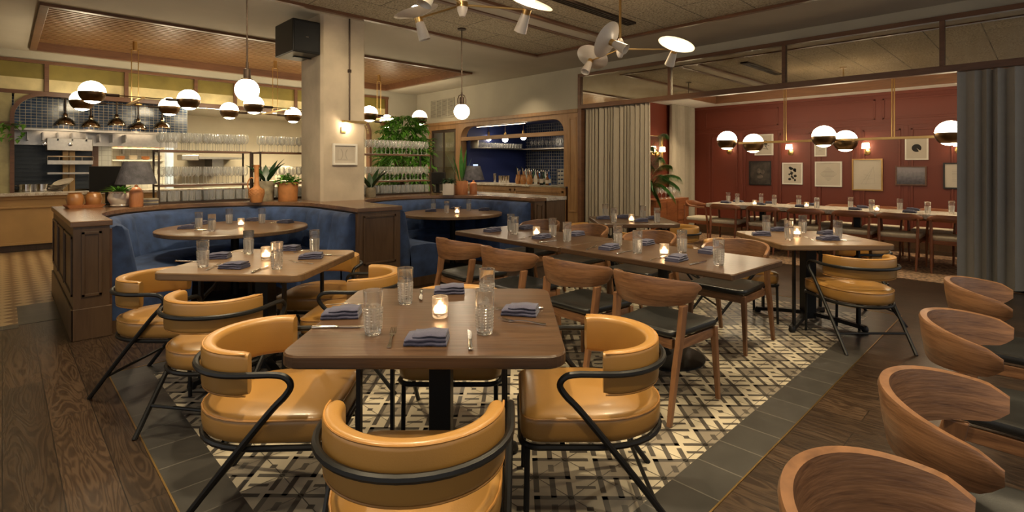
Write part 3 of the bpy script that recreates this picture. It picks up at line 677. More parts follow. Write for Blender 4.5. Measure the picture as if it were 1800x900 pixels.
# ================================================================ CHAIRS (all face +x)
def mustard_chair():
    o = thing('armchair', '', 'chair', group='mustard leather armchairs')
    def plan(k, dx=0):
        P = []
        for cx, cy, a0 in ((.22,.18,0), ):
            for i in range(7): t = PI/2*i/6; P.append((.22+.07*math.cos(t), .18+.07*math.sin(t)))
        P.append((.1, .25))
        for i in range(17): t = PI/2+PI*i/16; P.append((0+.29*math.cos(t)*(1), .25*math.sin(t)))
        P.append((.1, -.25))
        for i in range(7): t = -PI/2+PI/2*i/6; P.append((.22+.07*math.cos(t), -.18+.07*math.sin(t)))
        return [(x*k, y*k) for x, y in P]
    rings = [[(x, y, z) for x, y in plan(k)] for k, z in ((.93,.352), (.985,.362), (1,.385), (1,.42), (.985,.441), (.96,.449), (.9,.456), (.7,.466), (.4,.472), (.1,.474))]
    st = MB().loft(rings).build('seat', LEATHER, o, angle=70)
    MB().tube([(x*.99, y*.99, .441) for x, y in plan(1)], .004, 6, True).build('piping', PIPING, st)
    MB().tube([(x*.985, y*.985, .34) for x, y in plan(1)], .012, 8, True).build('seat_ring', BLACK, o)
    for s_ in (-1, 1): MB().tube([(.262, s_*.222, .34), (.268, s_*.225, .0)], .011, 8).build('leg', BLACK, o)
    rear = [(-.04-.26*math.sin(t), -.277*math.cos(t), .622) for t in [PI*i/20 for i in range(21)]]
    left = [(-.315, -.255, 0), (-.13, -.262, .24), (.06, -.27, .475), (.125, -.274, .545), (.145, -.275, .585), (.12, -.276, .616), (.06, -.277, .624)]
    pts = spline(left, 5)[:-1]+rear
    pts += [(x, -y, z) for x, y, z in spline(left, 5)[:-1]][::-1]
    MB().tube(pts, .0125, 8).build('arm_tube', BLACK, o)
    MB().tube([(-.215, -.26, .13), (-.215, .26, .13)], .009, 8).build('stretcher', BLACK, o)
    rings = []; M = 26
    for i in range(M+1):
        t = -PI/2*1.06+PI*1.06*i/M; ct, sn = math.cos(t), math.sin(t)
        e = min(1, (min(i, M-i))/1.2); hh = .081-.006*(1-e); th = .027-.005*(1-e)
        prof = []
        for cx, cz, a in ((1,1,0), (-1,1,90), (-1,-1,180), (1,-1,270)):
            for q in range(4):
                u = math.radians(a+30*q); prof.append((cx*(th-.018)+.018*math.cos(u), cz*(hh-.02)+.02*math.sin(u)))
        rings.append([(-.04-(.216+p)*ct, (.234+p)*sn, .614+z+p*.08) for p, z in prof])
    bk = MB().loft(rings).build('backrest', LEATHER, o, angle=50)
    for zz in (.69, .538):
        for p in (.022,):
            MB().tube([(-.04-(.216+p)*math.cos(t), (.234+p)*math.sin(t), zz) for t in [-PI/2*1.04+PI*1.04*i/24 for i in range(25)]], .0035, 6).build('piping', PIPING, bk)
    return Proto(o)
def walnut_chair():
    o = thing('dining_chair', '', 'chair', group='walnut dining chairs')
    def seatpoly(k): return [(x*k, y*k) for x, y in rrect(-.21, .24, -.225, .225, .06)]
    rings = []
    for k, z in ((.97,.43), (1,.436), (1.0,.452), (.985,.463), (.9,.468), (.6,.46), (.2,.455)):
        rings.append([(x, y*(1-.12*(x < 0)*min(1, -x/.2)), z+.012*(abs(y)/.22)**2) for x, y in seatpoly(k)])
    MB().loft(rings).build('seat', BLKLEATHER, o, angle=60)
    b = MB(); b.box(.17, .21, -.19, .19, .375, .43); b.box(-.2, -.17, -.17, .17, .375, .43)
    for s_ in (-1, 1): b.beam((-.19, s_*.19, .40), (.2, s_*.2, .40), .022, .055)
    b.build('seat_frame', WALNUT, o, bevel=.003)
    for s_ in (-1, 1): MB().beam((.215, s_*.225, .0), (.2, s_*.205, .43), .024, .024, .036, .036).build('leg', WALNUTV, o, bevel=.004)
    for s_ in (-1, 1):
        pts = [(-.30, s_*.215, 0), (-.235, s_*.215, .3), (-.19, s_*.216, .46), (-.165, s_*.22, .622)]
        rings = []
        for i, (x, y, z) in enumerate(pts):
            w_, h_ = ((.026,.026), (.04,.032), (.05,.03), (.06,.026))[i]
            rings.append([(x+a*w_/2, y+c*h_/2, z) for a, c in ((-1,-1),(1,-1),(1,1),(-1,1))])
        MB().loft(rings, True, True, 0, False).build('leg', WALNUTV, o, bevel=.005)
    rings = []; M = 44
    for i in range(M+1):
        u = i/M*2-1; t = u*PI/2*1.0; ct, sn = math.cos(t), math.sin(t); au = abs(u)
        x = -.05-.24*ct**.9; y = .238*sn; nx, ny = -ct, sn*1.1; l = math.hypot(nx, ny); nx /= l; ny /= l
        zb = .61+.03*au**2; zt = .782-.048*au**2; th = .0115-.002*au; fl = .02
        if au > .88:
            e = (au-.88)/.12; k = math.sqrt(max(.2, 1-e*e)); zm = (zb+zt)/2+.015*(1-k); zb, zt = zm-(zm-zb)*k, zm+(zt-zm)*k
            if e > .8: th *= .8
        prof = [(-th, zb+.004), (th*.4, zb), (th, zb+.012), (th+fl*.6, (zb+zt)/2), (th+fl, zt-.012), (th*.6+fl, zt), (-th+fl*.8, zt-.003), (-th+fl*.3, (zb+zt)/2)]
        rings.append([(x+nx*p, y+ny*p, z) for p, z in prof])
    MB().loft(rings).build('backrest', WALNUT, o, angle=55)
    return Proto(o)
def teak_chair():
    o = thing('dining_chair', '', 'chair', group='teak chairs of the red dining room')
    rings = [[(x*k, y*k, z) for x, y in rrect(-.21, .23, -.235, .235, .05)] for k, z in ((.96,.425), (1,.435), (1,.465), (.95,.482), (.6,.488), (.2,.488))]
    MB().loft(rings).build('cushion', CUSHION, o, angle=60)
    b = MB(); b.box(.19, .22, -.22, .22, .375, .425).box(-.22, -.19, -.22, .22, .375, .425).box(-.2, .2, -.235, -.21, .375, .425).box(-.2, .2, .21, .235, .375, .425)
    b.build('seat_frame', TEAK, o, bevel=.003)
    for s_ in (-1, 1):
        MB().tube([(-.29, s_*.2, 0), (-.235, s_*.21, .4), (-.235, s_*.215, .69)], [.012, .019, .015], 10).build('leg', TEAKV, o)
        MB().tube([(.215, s_*.245, 0), (.205, s_*.25, .4), (.18, s_*.265, .66)], [.011, .018, .014], 10).build('leg', TEAKV, o)
    rings = []; M = 26
    for i in range(M+1):
        u = i/M*2-1; au = abs(u); t = u*PI/2*1.12
        x = -.03-.25*math.cos(t)+(.15*(max(0, au-.72)/.28)); y = .28*math.sin(max(-PI/2, min(PI/2, t)))
        h_ = .045-.031*min(1, max(0, (au-.35)/.4)); th = .012+.012*min(1, max(0, (au-.35)/.4)); zc = .715-.045*min(1, max(0, (au-.3)/.6))
        nx, ny = (-math.cos(t), math.sin(t)); 
        rings.append([(x+nx*p*th, y+ny*p*th, zc+q*h_) for p, q in ((-1,-.7),(-.6,-1),(.6,-1),(1,-.7),(1,.7),(.6,1),(-.6,1),(-1,.7))])
    MB().loft(rings).build('back_rail', TEAK, o, angle=50)
    return Proto(o)
MC = mustard_chair(); WC = walnut_chair(); TC = teak_chair()
G1 = 'mustard leather armchairs'
def mc(s_, d, ang, label): MC.place(*sd(s_, d), 0, ang, label, G1)
mc(-.28, 1.565, A_FWD, 'mustard armchair closest to the camera, its back to the viewer')
mc(-.965, 2.17, A_RIGHT+.05, 'mustard armchair on the left side of the front square table')
mc(.32, 2.18, A_LEFT, 'mustard armchair on the right side of the front square table')
mc(-.30, 2.78, A_BACK, 'mustard armchair on the far side of the front square table, mostly hidden by it')
mc(-2.2, 3.36, A_RIGHT, 'mustard armchair beside the dark end panel of the partition, furthest left')
mc(-1.6, 2.9, A_FWD-.18, 'mustard armchair with its back to the viewer at the table before the left booth')
mc(-1.45, 4.0, A_BACK, 'mustard armchair between the left booth and its square table, only the seat showing')
mc(-1.02, 3.42, A_LEFT, 'mustard armchair on the right side of the square table before the left booth')
mc(2.70, 4.13, A_FWD, 'mustard armchair with its back to the viewer in front of the right hand square table')
mc(3.08, 4.75, A_LEFT, 'mustard armchair on the far right side of the right hand square table')
mc(2.06, 4.8, A_RIGHT, 'mustard armchair on the left side of the right hand square table')
mc(1.87, 6.05, A_LEFT, 'mustard armchair right of the small table before the curtain')
mc(1.36, 5.6, A_FWD, 'mustard armchair in front of the small table before the curtain, only the back rim showing')
mc(.96, 6.2, A_RIGHT, 'mustard armchair left of the small table before the curtain')
G2 = 'walnut dining chairs'
for i, (x, y) in enumerate(((2.93, 3.5), (2.9, 2.88), (2.87, 2.2), (2.84, 1.6))):
    WC.place(x, y, 0, RT5, 'black seated walnut chair, near side of long table, %s from left' % nth(i), G2)
for i, (x, y) in enumerate(((4.16, 3.95), (4.15, 3.3), (4.13, 2.55), (4.1, 1.75))):
    WC.place(x, y, 0, PI+RT5, 'black seated walnut chair, far side of long table, %s from left' % nth(i), G2)
for i, (x, y, r) in enumerate(((1.14, .05, 0), (1.83, .02, .02), (2.73, .05, -.02), (3.65, .07, .03))):
    WC.place(x, y, 0, -PI/2+r, 'walnut chair in the row at the right edge, %s from the camera' % nth(i), G2)
G3 = 'teak chairs of the red dining room'
for i, y in enumerate((3.78, 3.17, 2.55, 1.94, 1.4, .84)):
    TC.place(8.84, y, 0, 0, 'pale cushioned teak chair, near side of marble table, %s from left' % nth(i), G3)
for i, y in enumerate((3.55, 2.95, 2.35, 1.75, 1.15, .5)):
    TC.place(9.62, y, 0, PI, 'pale cushioned teak chair, red wall side of marble table, %s from left' % nth(i), G3)
TC.place(9.06, 4.35, 0, -PI/2, 'teak chair with pale cushion at the left head of the marble table', G3)
# ================================================================ TABLE SETTINGS
def tumbler():
    o = thing('tumbler', '', 'glass', group='cut crystal tumblers')
    N = 40; R_ = []; rad = lambda z: .0302+.0065*z/.165
    for r, z in ((.027,0), (.0295,.003), (.0302,.012)): R_.append([r]*N+[z])
    z = .014
    for j in range(8):                                   # raised square studs between cut grooves
        for zz, up in ((z, 0), (z+.0018, 1), (z+.0085, 1), (z+.0103, 0)):
            R_.append([rad(zz)+(.0026 if up and i % 4 in (1, 2) else -.001) for i in range(N)]+[zz])
        z += .0108
    for zz in (.105, .13, .164): R_.append([rad(zz)]*N+[zz])
    R_.append([.0359]*N+[.1655])
    for zz in (.162, .1, .03, .022): R_.append([rad(zz)-.0022]*N+[zz])
    R_.append([.018]*N+[.019])
    rings = [[(r[i]*math.cos(2*PI*i/N), r[i]*math.sin(2*PI*i/N), r[N]) for i in range(N)] for r in R_]
    b = MB().loft(rings)
    for i in range(2, 35):
        for j in range(N):
            if not ((i-3) % 4 == 1 and j % 4 == 1): b.m[i*N+j] = 1
    b.build('glass_body', [CRYSTAL, GLINT], o, angle=22); return Proto(o)
def votive():
    o = thing('votive_candle', '', 'candle', group='lit votive candles'); N = 24; rings = []
    for j, (r, z) in enumerate([(.03,0), (.033,.006)]+[(.033, .012+.009*k) for k in range(8)]+[(.033,.085), (.0315,.086), (.029,.083), (.029,.02), (.0,.018)]):
        rings.append([((r+(.0012 if 2 < j < 10 and (i+j) % 2 else 0))*math.cos(2*PI*i/N), (r+(.0012 if 2 < j < 10 and (i+j) % 2 else 0))*math.sin(2*PI*i/N), z) for i in range(N)])
    MB().loft(rings).build('glass_cup', VOTIVE, o, angle=35)
    c = MB().lathe([(0,.021), (.024,.021), (.024,.042), (.02,.044), (0,.043)], 20).build('candle', WAX, o)
    MB().lathe([(0,.044), (.006,.047), (.008,.054), (.005,.062), (0,.066)], 10).build('flame', FLAME, c); return Proto(o)
def napkin():
    o = thing('napkin', '', 'napkin', group='folded napkins'); b = MB()
    def sheet(x0, x1, y0, y1, z0, z1, tl=0, curl=0):
        rings = []; n = 9
        for i in range(n+1):
            x = x0+(x1-x0)*i/n; u = i/n; dz = tl*u+curl*math.sin(u*PI)+.0015*math.sin(x*90); h = (z1-z0)/2
            zc = (z0+z1)/2+dz; wv = .0012*math.sin(u*5+z0*300)
            rings.append([(x, y0+wv+.004, zc-h), (x, y0+wv, zc), (x, y0+wv+.004, zc+h), (x, (y0+y1)/2, zc+h+.001), (x, y1-wv-.004, zc+h), (x, y1-wv, zc), (x, y1-wv-.004, zc-h)])
        b.loft(rings, True, True)
    sheet(-.076,.075,-.052,.05,0,.012); sheet(-.073,.073,-.05,.05,.0125,.024,.001,.002); sheet(-.045,.072,-.046,.04,.025,.034,.004,.003)
    b.build('folded_cloth', NAPKIN, o, angle=70); return Proto(o)
def fork():
    o = thing('fork', '', 'fork', group='silver forks'); b = MB()
    def strip(pts, th=.0012):
        rings = [[(x, -w_, z-th), (x, w_, z-th), (x, w_, z+th), (x, -w_, z+th)] for x, w_, z in pts]; b.loft(rings)
    strip([(-.1,.005,.003), (-.097,.0085,.003), (-.07,.006,.004), (-.02,.003,.009), (.02,.003,.008), (.035,.006,.004), (.045,.0115,.003), (.055,.012,.004)])
    for y in (-.0095, -.0032, .0032, .0095):
        rings = [[(x, y-w_, z-.001), (x, y+w_, z-.001), (x, y+w_, z+.001), (x, y-w_, z+.001)] for x, w_, z in ((.054,.0022,.004), (.075,.002,.008), (.1,.001,.012))]; b.loft(rings)
    b.build('fork_body', SILVER, o, angle=60); return Proto(o)
def knife():
    o = thing('knife', '', 'knife', group='silver knives'); b = MB()
    rings = []
    for x, w_, h_ in ((-.105,.004,.003), (-.1,.0095,.0045), (-.06,.007,.005), (-.01,.006,.0045), (-.005,.008,.005), (0,.0045,.003)):
        rings.append([(x, w_*math.cos(a), .005+h_*math.sin(a)) for a in [2*PI*k/10 for k in range(10)]])
    b.loft(rings); b.build('handle', SILVER, o, angle=60); b = MB()
    rings = [[(x, y0, .004), (x, y1, .004), (x, y1, .0065), (x, y0, .0065)] for x, y0, y1 in ((0,-.005,.005), (.03,-.009,.006), (.07,-.01,.006), (.095,-.006,.006), (.11,.003,.006))]
    b.loft(rings, True, True, 0, False); b.build('blade', CHROME, o); return Proto(o)
PT, PV, PN, PF, PK = tumbler(), votive(), napkin(), fork(), knife()
TZ0 = .7505
def setting(tname, glasses=(), napkins=(), candles=(), forks=(), knives=(), rot=0, clampf=None):
    def P(x, y):
        q = onZ(x, y, .75); return clampf(*q) if clampf else q
    def put(proto, pts, what, plural, group):
        pts = sorted(pts)
        for i, p in enumerate(pts):
            lab = '%s on the %s' % (what, tname) if len(pts) == 1 else '%s, %s from left, on the %s' % (what, nth(i), tname)
            yield i, p, lab
    for i, p, lab in put(PT, glasses, 'cut crystal tumbler', '', ''): PT.place(*P(*p), TZ0, .3*i, lab, 'cut crystal tumblers on the tables')
    for i, p, lab in put(PV, candles, 'lit glass votive candle', '', ''): PV.place(*P(*p), TZ0, 0, lab, 'lit votive candles')
    for i, p, lab in put(PN, [q[:2]+(q[2] if len(q) > 2 else 0,) for q in napkins], 'folded slate blue napkin', '', ''):
        PN.place(*P(p[0], p[1]), TZ0, rot+p[2], lab, 'folded slate blue napkins')
    for proto, arr, what, grp in ((PF, forks, 'silver fork', 'silver forks'), (PK, knives, 'silver knife', 'silver knives')):
        for i, p, lab in put(proto, arr, what, '', ''):
            a, c = P(p[0], p[1]), P(p[2], p[3]); proto.place((a[0]+c[0])/2, (a[1]+c[1])/2, TZ0, math.atan2(c[1]-a[1], c[0]-a[0]), lab, grp)
setting('front square table', [(656,587), (712.5,534), (856,536), (852,586)], [(601,556,.12), (790,514,.12), (751,601,.0), (915,551,-.2)], [(773.6,557)],
        [(682,619,694,576), (964,572,872,563), (583,537,639,537)], [(828,622,824,579), (550,577,641,576), (741,509,740,531), (957,543,870,545)], A_RIGHT)
setting('square table before the left booth', [(356.7,469), (437,445.7), (486.7,472.7), (553,444)], [(383,454,.2), (412,471,-.1), (508,440), (547,454,.2)], [(467.7,456)],
        [(357,478,393,463), (558,465,502,460), (400,447,427,443), (528,443,545,440)], [(320,460,347,460.7), (438,482,475,467), (567,449,600,450)], A_RIGHT)
def cl3(c, r):
    def f(x, y):
        dx, dy = x-c[0], y-c[1]; l = math.hypot(dx, dy); k = min(1, r/l) if l else 1; return (c[0]+dx*k, c[1]+dy*k)
    return f
setting('round left booth table', [(349.5,401.4), (372.5,406.4), (403,393.6), (460.5,393)], [(329,402,.3), (353,394), (444.5,388), (502,392,-.3)], [(423.6,398)], (), [(352,405,374,404), (478,392,492,390)], A_RIGHT, cl3(T3, .6))
setting('round right booth table', [(761.7,370.5), (785.3,375), (824,370.7)], [(757,372,.2), (803,366), (851,370)], [(803.3,376)], (), (), A_RIGHT, cl3(T6, .58))
def cl5(x, y):
    c = (3.47, 2.65); co, si = math.cos(-RT5), math.sin(-RT5); dx, dy = x-c[0], y-c[1]; u, v = dx*co-dy*si, dx*si+dy*co
    u = max(-.27, min(.27, u)); v = max(-1.28, min(1.28, v)); co, si = math.cos(RT5), math.sin(RT5); return (c[0]+u*co-v*si, c[1]+u*si+v*co)
setting('far half of the long table', [(898,406), (905,412), (971.5,415.7), (997,425)], [(865.5,407), (927.6,402), (952,419), (1020,413)], [(943,415)], [(917.5,420,932,417)], [(949,427,975,424)], RT5+.1, cl5)
setting('near half of the long table', [(1086,433), (1120.6,445.4), (1199,444), (1263.3,465.8)], [(1070.6,438), (1138.5,429), (1189,458), (1247,444)], [(1167.4,449.8)],
        [(1024,440,1047,434), (1141,458,1163,453)], [(1076,448,1111,441), (1203,468.5,1241,460)], RT5+.1, cl5)
setting('right hand square table', [(1347,409), (1386.7,421.7), (1411,409), (1472.5,421)], [(1338,414,-.3), (1366.7,406), (1455,412), (1455,422)], [(1401,415)], [(1435,425,1412,417)], [(1480,423,1498,424)], A_RIGHT)
setting('small table by the curtain', [(1064,382), (1079,391), (1130,386), (1155,391)], [(1060,385), (1094,383), (1126,389.5), (1148,385)], [(1110,390)], (), (), A_RIGHT)
cl8 = lambda x, y: (max(T8X0+.08, min(T8X1-.08, x)), min(y, T8Y1-.1))
setting('red room marble table', [(1277.7,354), (1296,357.5), (1337.7,357.5), (1361,360.7), (1404,362), (1434,367), (1495,366), (1531,372), (1581.7,369.5), (1630,377), (1672.7,375)],
        [(1276,357), (1304,354.5), (1336,360), (1361.7,357), (1408,364), (1430,361.5), (1503,369), (1520,365), (1599,374), (1608,369)], [(1323,361.5), (1417.7,365), (1540,372.5)], (), (), PI/2, cl8)
# ================================================================ GLASS RACKS ON THE LEDGE
def wineglass():
    o = thing('wine_glass', '', 'glass', group='wine glasses')
    MB().lathe([(.0,0), (.034,.0), (.033,.003), (.006,.008), (.0035,.02), (.0035,.085), (.008,.094), (.026,.108), (.037,.13), (.039,.15), (.034,.185), (.0285,.215)], 14, caps=False).build('bowl_and_stem', WINEG, o, angle=80); return Proto(o)
def plainglass():
    o = thing('water_glass', '', 'glass', group='plain tumblers')
    MB().lathe([(0,0), (.03,0), (.032,.006), (.037,.12), (.0355,.12), (.031,.012), (0,.01)], 14).build('glass_body', WINEG, o, angle=40); return Proto(o)
PW, PP = wineglass(), plainglass()
def rack(x0, x1, y0, y1, zs, label):
    o = thing('glass_rack', label, 'rack', ((x0+x1)/2, (y0+y1)/2, LZ)); hx, hy = (x1-x0)/2, (y1-y0)/2
    for z in zs:
        MB().box(-hx, hx, -hy, hy, z-LZ-.022, z-LZ).build('shelf', TRIM if z > LZ+.03 else IRON, o)
    for sx in (-1, 1):
        for sy in (-1, 1): MB().box(sx*hx-.009, sx*hx+.009, sy*hy-.009, sy*hy+.009, 0, zs[-1]-LZ).build('post', IRON, o)
    return o
def fill(proto, x0, x1, ys, z, n, what, grp):
    for r, y in enumerate(ys):
        for i in range(n):
            row = ('front row', 'second row', 'third row')[r]
            proto.place(x0+(x1-x0)*i/(n-1)+.008*math.sin(i*2.3+r), y+.006*math.sin(i*1.7+r), z+.0005, 0, '%s, %s, %s from left' % (what, row, nth(i)), grp)
Z1, Z2 = 1.165, 1.575; ZB = LZ+.023
for nm, x0, x1, y0, y1, n, rows in (('rack left of the column', 1.3, 2.3, 7.2, 7.5, 13, 3), ('rack half behind the column', 2.42, 3.3, 7.2, 7.5, 11, 2), ('rack right of the column', 3.66, 5.02, 7.05, 7.35, 18, 2)):
    rack(x0, x1, y0, y1, (ZB, Z1, Z2), 'open dark metal and wood glass '+nm)
    ys = [y0+.05, y0+.15, y0+.25][:rows] if rows == 3 else [y0+.07, y0+.2]
    fill(PW, x0+.05, x1-.05, ys, Z2, n, 'wine glass, top shelf, '+nm, 'wine glasses on the racks')
    fill(PW, x0+.05, x1-.05, [y0+.07, y0+.2], Z1, n, 'wine glass, middle shelf, '+nm, 'wine glasses on the racks')
    fill(PP, x0+.05, x1-.05, [y0+.06, y0+.15, y0+.24], ZB, n, 'water glass, bottom, '+nm, 'water glasses on the racks')
# ================================================================ LEDGE OBJECTS
def blade(b, base, az, el, L_, w_, droop, mi=0, n=6, fold=.25, shape=.55):
    d = Vector((math.cos(az)*math.cos(el), math.sin(az)*math.cos(el), math.sin(el))); sd_ = Vector((-math.sin(az), math.cos(az), 0)); rows = []
    for i in range(n+1):
        t = i/n; p = Vector(base)+d*L_*t+Vector((0,0,-droop*t*t)); wd = w_*max(.02, math.sin(PI*min(1, t**shape))) if i < n else .001
        rows.append((p-sd_*wd/2+Vector((0,0,wd*fold)), p, p+sd_*wd/2+Vector((0,0,wd*fold))))
    vs = [tuple(q) for r in rows for q in r]; fs = []
    for i in range(n): fs += [(3*i, 3*i+1, 3*i+4, 3*i+3), (3*i+1, 3*i+2, 3*i+5, 3*i+4)]
    b.add(vs, fs, mi, True)
def at(x, y, z=LZ): return (*onZ(x, y, z), z+.001)
q = at(150, 366); trx = q
t = thing('serving_tray', 'small reddish wooden tray under two brown jars at the left end of the ledge', 'tray', (.62, 7.12, LZ+.001), .1)
rings = [[(x, y, z) for x, y in rrect(-a, a, -c, c, .01, 2)] for a, c, z in ((.14,.09,0), (.165,.11,.035), (.158,.103,.035), (.135,.085,.008))]
MB().loft(rings, True, True, 0, False).build('tray_body', CLAYORANGE, t)
def jar(x, y, label, r):
    o = thing('clay_jar', label, 'jar', (x, y, LZ+.012), r, 'brown jars on the tray')
    MB().lathe([(0,0), (.05,0), (.066,.03), (.075,.08), (.068,.12), (.055,.138), (.06,.15), (.055,.15), (.05,.136), (.06,.11), (.05,.02), (0,.02)], 28).build('jar_body', TERRA, o)
jar(.545, 7.12, 'brown glazed clay jar standing at the left on the wooden tray', 0); jar(.70, 7.13, 'brown glazed clay jar standing at the right on the wooden tray', 1)
def potplant(name, label, pos, prof, pm, leaffn, lm, cat='plant', z=None):
    o = thing(name, label, cat, pos); MB().lathe(prof, 28).build('pot', pm, o, angle=35)
    zt = max(p[1] for p in prof); r = min(p[0] for p in prof if p[1] > zt-.02 and p[0] > .01)
    MB().lathe([(0,zt-.02), (r*1.02,zt-.02), (r*1.02,zt-.03), (0,zt-.03)], 20).build('soil', SOIL, o)
    b = MB(); leaffn(b, zt-.02); b.build('foliage', lm, o); return o
def pot(r0, r1, h, t=.008): return [(0,0), (r0,0), (r0+.003,.006), (r1,h), (r1-t,h), (r0-t,.02), (0,.02)]
def cyc(b, z):
    for i in range(26):
        a = 2.4*i; blade(b, (.02*math.cos(a), .02*math.sin(a), z), a, .25+.9*(i/26), .22-.05*(i/26), .035, .07, 0, 5)
potplant('potted_succulent', 'green spiky plant in a cream bulbous ceramic pot on the left ledge', (.92, 7.06, LZ+.001), [(0,0), (.075,0), (.09,.012), (.085,.025), (.11,.07), (.115,.1), (.1,.15), (.108,.165), (.1,.165), (.09,.145), (.1,.1), (.07,.03), (0,.03)], CREAMPOT, cyc, LEAFB)
def table_lamp(label, pos, k=1, m=None):
    o = thing('table_lamp', label, 'lamp', pos)
    MB().lathe([(0,0), (.06,0), (.063,.006), (.063,.15), (.056,.18), (.035,.205), (.018,.213), (.015,.235), (0,.235)], 30).build('base', m or CLAYORANGE, o, angle=35)
    MB().tube([(0,0,.23), (0,0,.47)], .006).build('stem', BRASS, o)
    MB().lathe([(.19,.245), (.19,.247), (.118,.485), (.116,.485), (.186,.247), (.188,.245)], 36, caps=False).build('shade', SHADE, o, angle=50)
    MB().sphere(.022, (0,0,.33), 14, 8).build('bulb', BULB, o)
    o.scale = (k, k, k); return o
table_lamp('table lamp with orange clay base and charcoal shade left of the first glass rack', (1.04, 6.9, LZ+.001))
ns = thing('napkin_stack', 'small stack of folded grey cloths on the ledge beside the table lamp', 'cloths', (1.2, 7.2, LZ+.001))
for k in range(4):
    bb = MB(); bb.loft([[(x, y, z) for x, y in rrect(-.09*s_, .09*s_, -.07*s_, .07*s_, .02)] for s_, z in ((.97,k*.018), (1,k*.018+.006), (1,k*.018+.012), (.97,k*.018+.017))]); bb.build('cloth', GREYPOT if k % 2 else SHADE, ns)
def monitor(name, label, pos, rz, w_=.36, h_=.26):
    o = thing(name, label, 'screen', pos, rz)
    q = MB(); q.loft([[(x, y, z) for x, z in ((-w_/2*k, .14+h_*(1-k)/2), (w_/2*k, .14+h_*(1-k)/2), (w_/2*k, .14+h_-h_*(1-k)/2), (-w_/2*k, .14+h_-h_*(1-k)/2))] for y, k in ((0,.97), (.006,1), (.03,1), (.05,.85))], True, True, 0, False)
    q.build('display', mat('black plastic', (.012,.012,.012), .35) if 'black plastic' not in MATS else MATS['black plastic'], o)
    MB().box(-.06, .06, -.02, .06, 0, .02).box(-.03, .03, .02, .05, .02, .2).build('stand', MATS['black plastic'], o, bevel=.004); return o
monitor('till_screen', 'black till screen seen from behind, above the tray with jars', (.84, 7.42, LZ-.0), A_FWD-PI/2+.0, .4, .3)
t = thing('jug_vase', 'tall necked ochre clay jug vase with a handle in front of the glass rack', 'vase', at(451, 356))
MB().lathe([(0,0), (.06,0), (.068,.02), (.085,.09), (.088,.13), (.07,.165), (.04,.185), (.03,.21), (.026,.3), (.028,.42), (.042,.455), (.036,.455), (.022,.42), (.02,.25), (0,.24)], 30).build('body', TERRAM, t)
b = MB(); 
for k in range(5): b.tube([(.0895*math.cos(a)*(1-.03*abs(k-2)), .0895*math.sin(a)*(1-.03*abs(k-2)), .09+.017*k+.006*math.sin(a*12+k*PI)) for a in [2*PI*i/96 for i in range(96)]], .003, 5, True)
b.build('relief_band', TERRAM, t)
MB().tube(spline([(-.08*.7, .08*.7, .12), (-.1*.75,.1*.75,.19), (-.105*.7,.105*.7,.25), (-.07*.7,.07*.7,.3), (-.03,.02,.29)], 6), .008).build('handle', TERRAM, t)
def broad(b, z):
    for i, (a, e, L_, w_) in enumerate(((.3,1.2,.42,.1), (2.2,1.05,.4,.11), (3.6,.8,.36,.09), (5.2,.95,.4,.1), (-.6,1.1,.46,.1), (A_RIGHT,1.0,.42,.12), (A_LEFT,.9,.42,.12), (1.3,1.3,.34,.08))):
        blade(b, (.02*math.cos(a), .02*math.sin(a), z), a, e, L_, w_, .1, 0, 8)
potplant('potted_plant', 'broad leaved dark plant in a mottled grey pot behind the jug vase', at(468, 352.3), pot(.085,.105,.25), GREYPOT, broad, LEAFD)
def bushy(b, z):
    rnd = random.Random(5)
    for i in range(110):
        a = rnd.uniform(0, 2*PI); r = rnd.uniform(0, .15); zz = z+rnd.uniform(-.005, .12)*(1-r*3); blade(b, (r*math.cos(a)*.9, r*math.sin(a)*.9, zz), a+rnd.uniform(-1,1), rnd.uniform(-.2,.9), .07, .05, .02, 0, 3)
potplant('potted_plant', 'bushy bright green plant in an orange terracotta pot left of the column', at(506, 353), pot(.11,.125,.235), TERRAM, bushy, LEAFB)
potplant('potted_plant', 'dark leaved plant in a grey brown pot just right of the column', (3.75, 6.72, LZ+.001), pot(.07,.075,.14), GREYPOT, broad, LEAFD)
# right end of the ledge
monitor('till_screen', 'black till screen leaning back on the ledge right of the glass racks', (5.18, 7.1, LZ), A_FWD-PI/2-.4, .3, .2)
pos = at(789, 343)
o = thing('potted_plant', 'trailing green plant in a square pale stone planter at the right end of the ledge', 'plant', pos, A_FWD)
MB().box(-.085,.085,-.085,.085,0,.18).build('pot', CREAMPOT, o, bevel=.006)
b = MB(); rnd = random.Random(3)
for i in range(70):
    a = rnd.uniform(0, 2*PI); r = rnd.uniform(0,.08); blade(b, (r*math.cos(a), r*math.sin(a), .18+rnd.uniform(0,.05)), a, rnd.uniform(-.3,.8), .09, .03, .03, 0, 3)
b.build('foliage', LEAFD, o)
def snake(b, z):
    for a, e, L_ in ((.2,1.4,.55), (2,1.3,.45), (A_LEFT,1.15,.55), (4,1.35,.6), (A_RIGHT,1.25,.42), (5.2,1.45,.5)): blade(b, (.03*math.cos(a), .03*math.sin(a), z), a, e, L_, .06, .02, 0, 6, .3, .8)
potplant('potted_plant', 'upright sword leaved plant in an orange clay pot beside the small lamp', at(811, 342), pot(.095,.105,.21), CLAYORANGE, snake, LEAF)
table_lamp('small charcoal shaded table lamp with orange base at the right end of the ledge', (5.3, 6.3, LZ+.001), .92, CLAYORANGE)
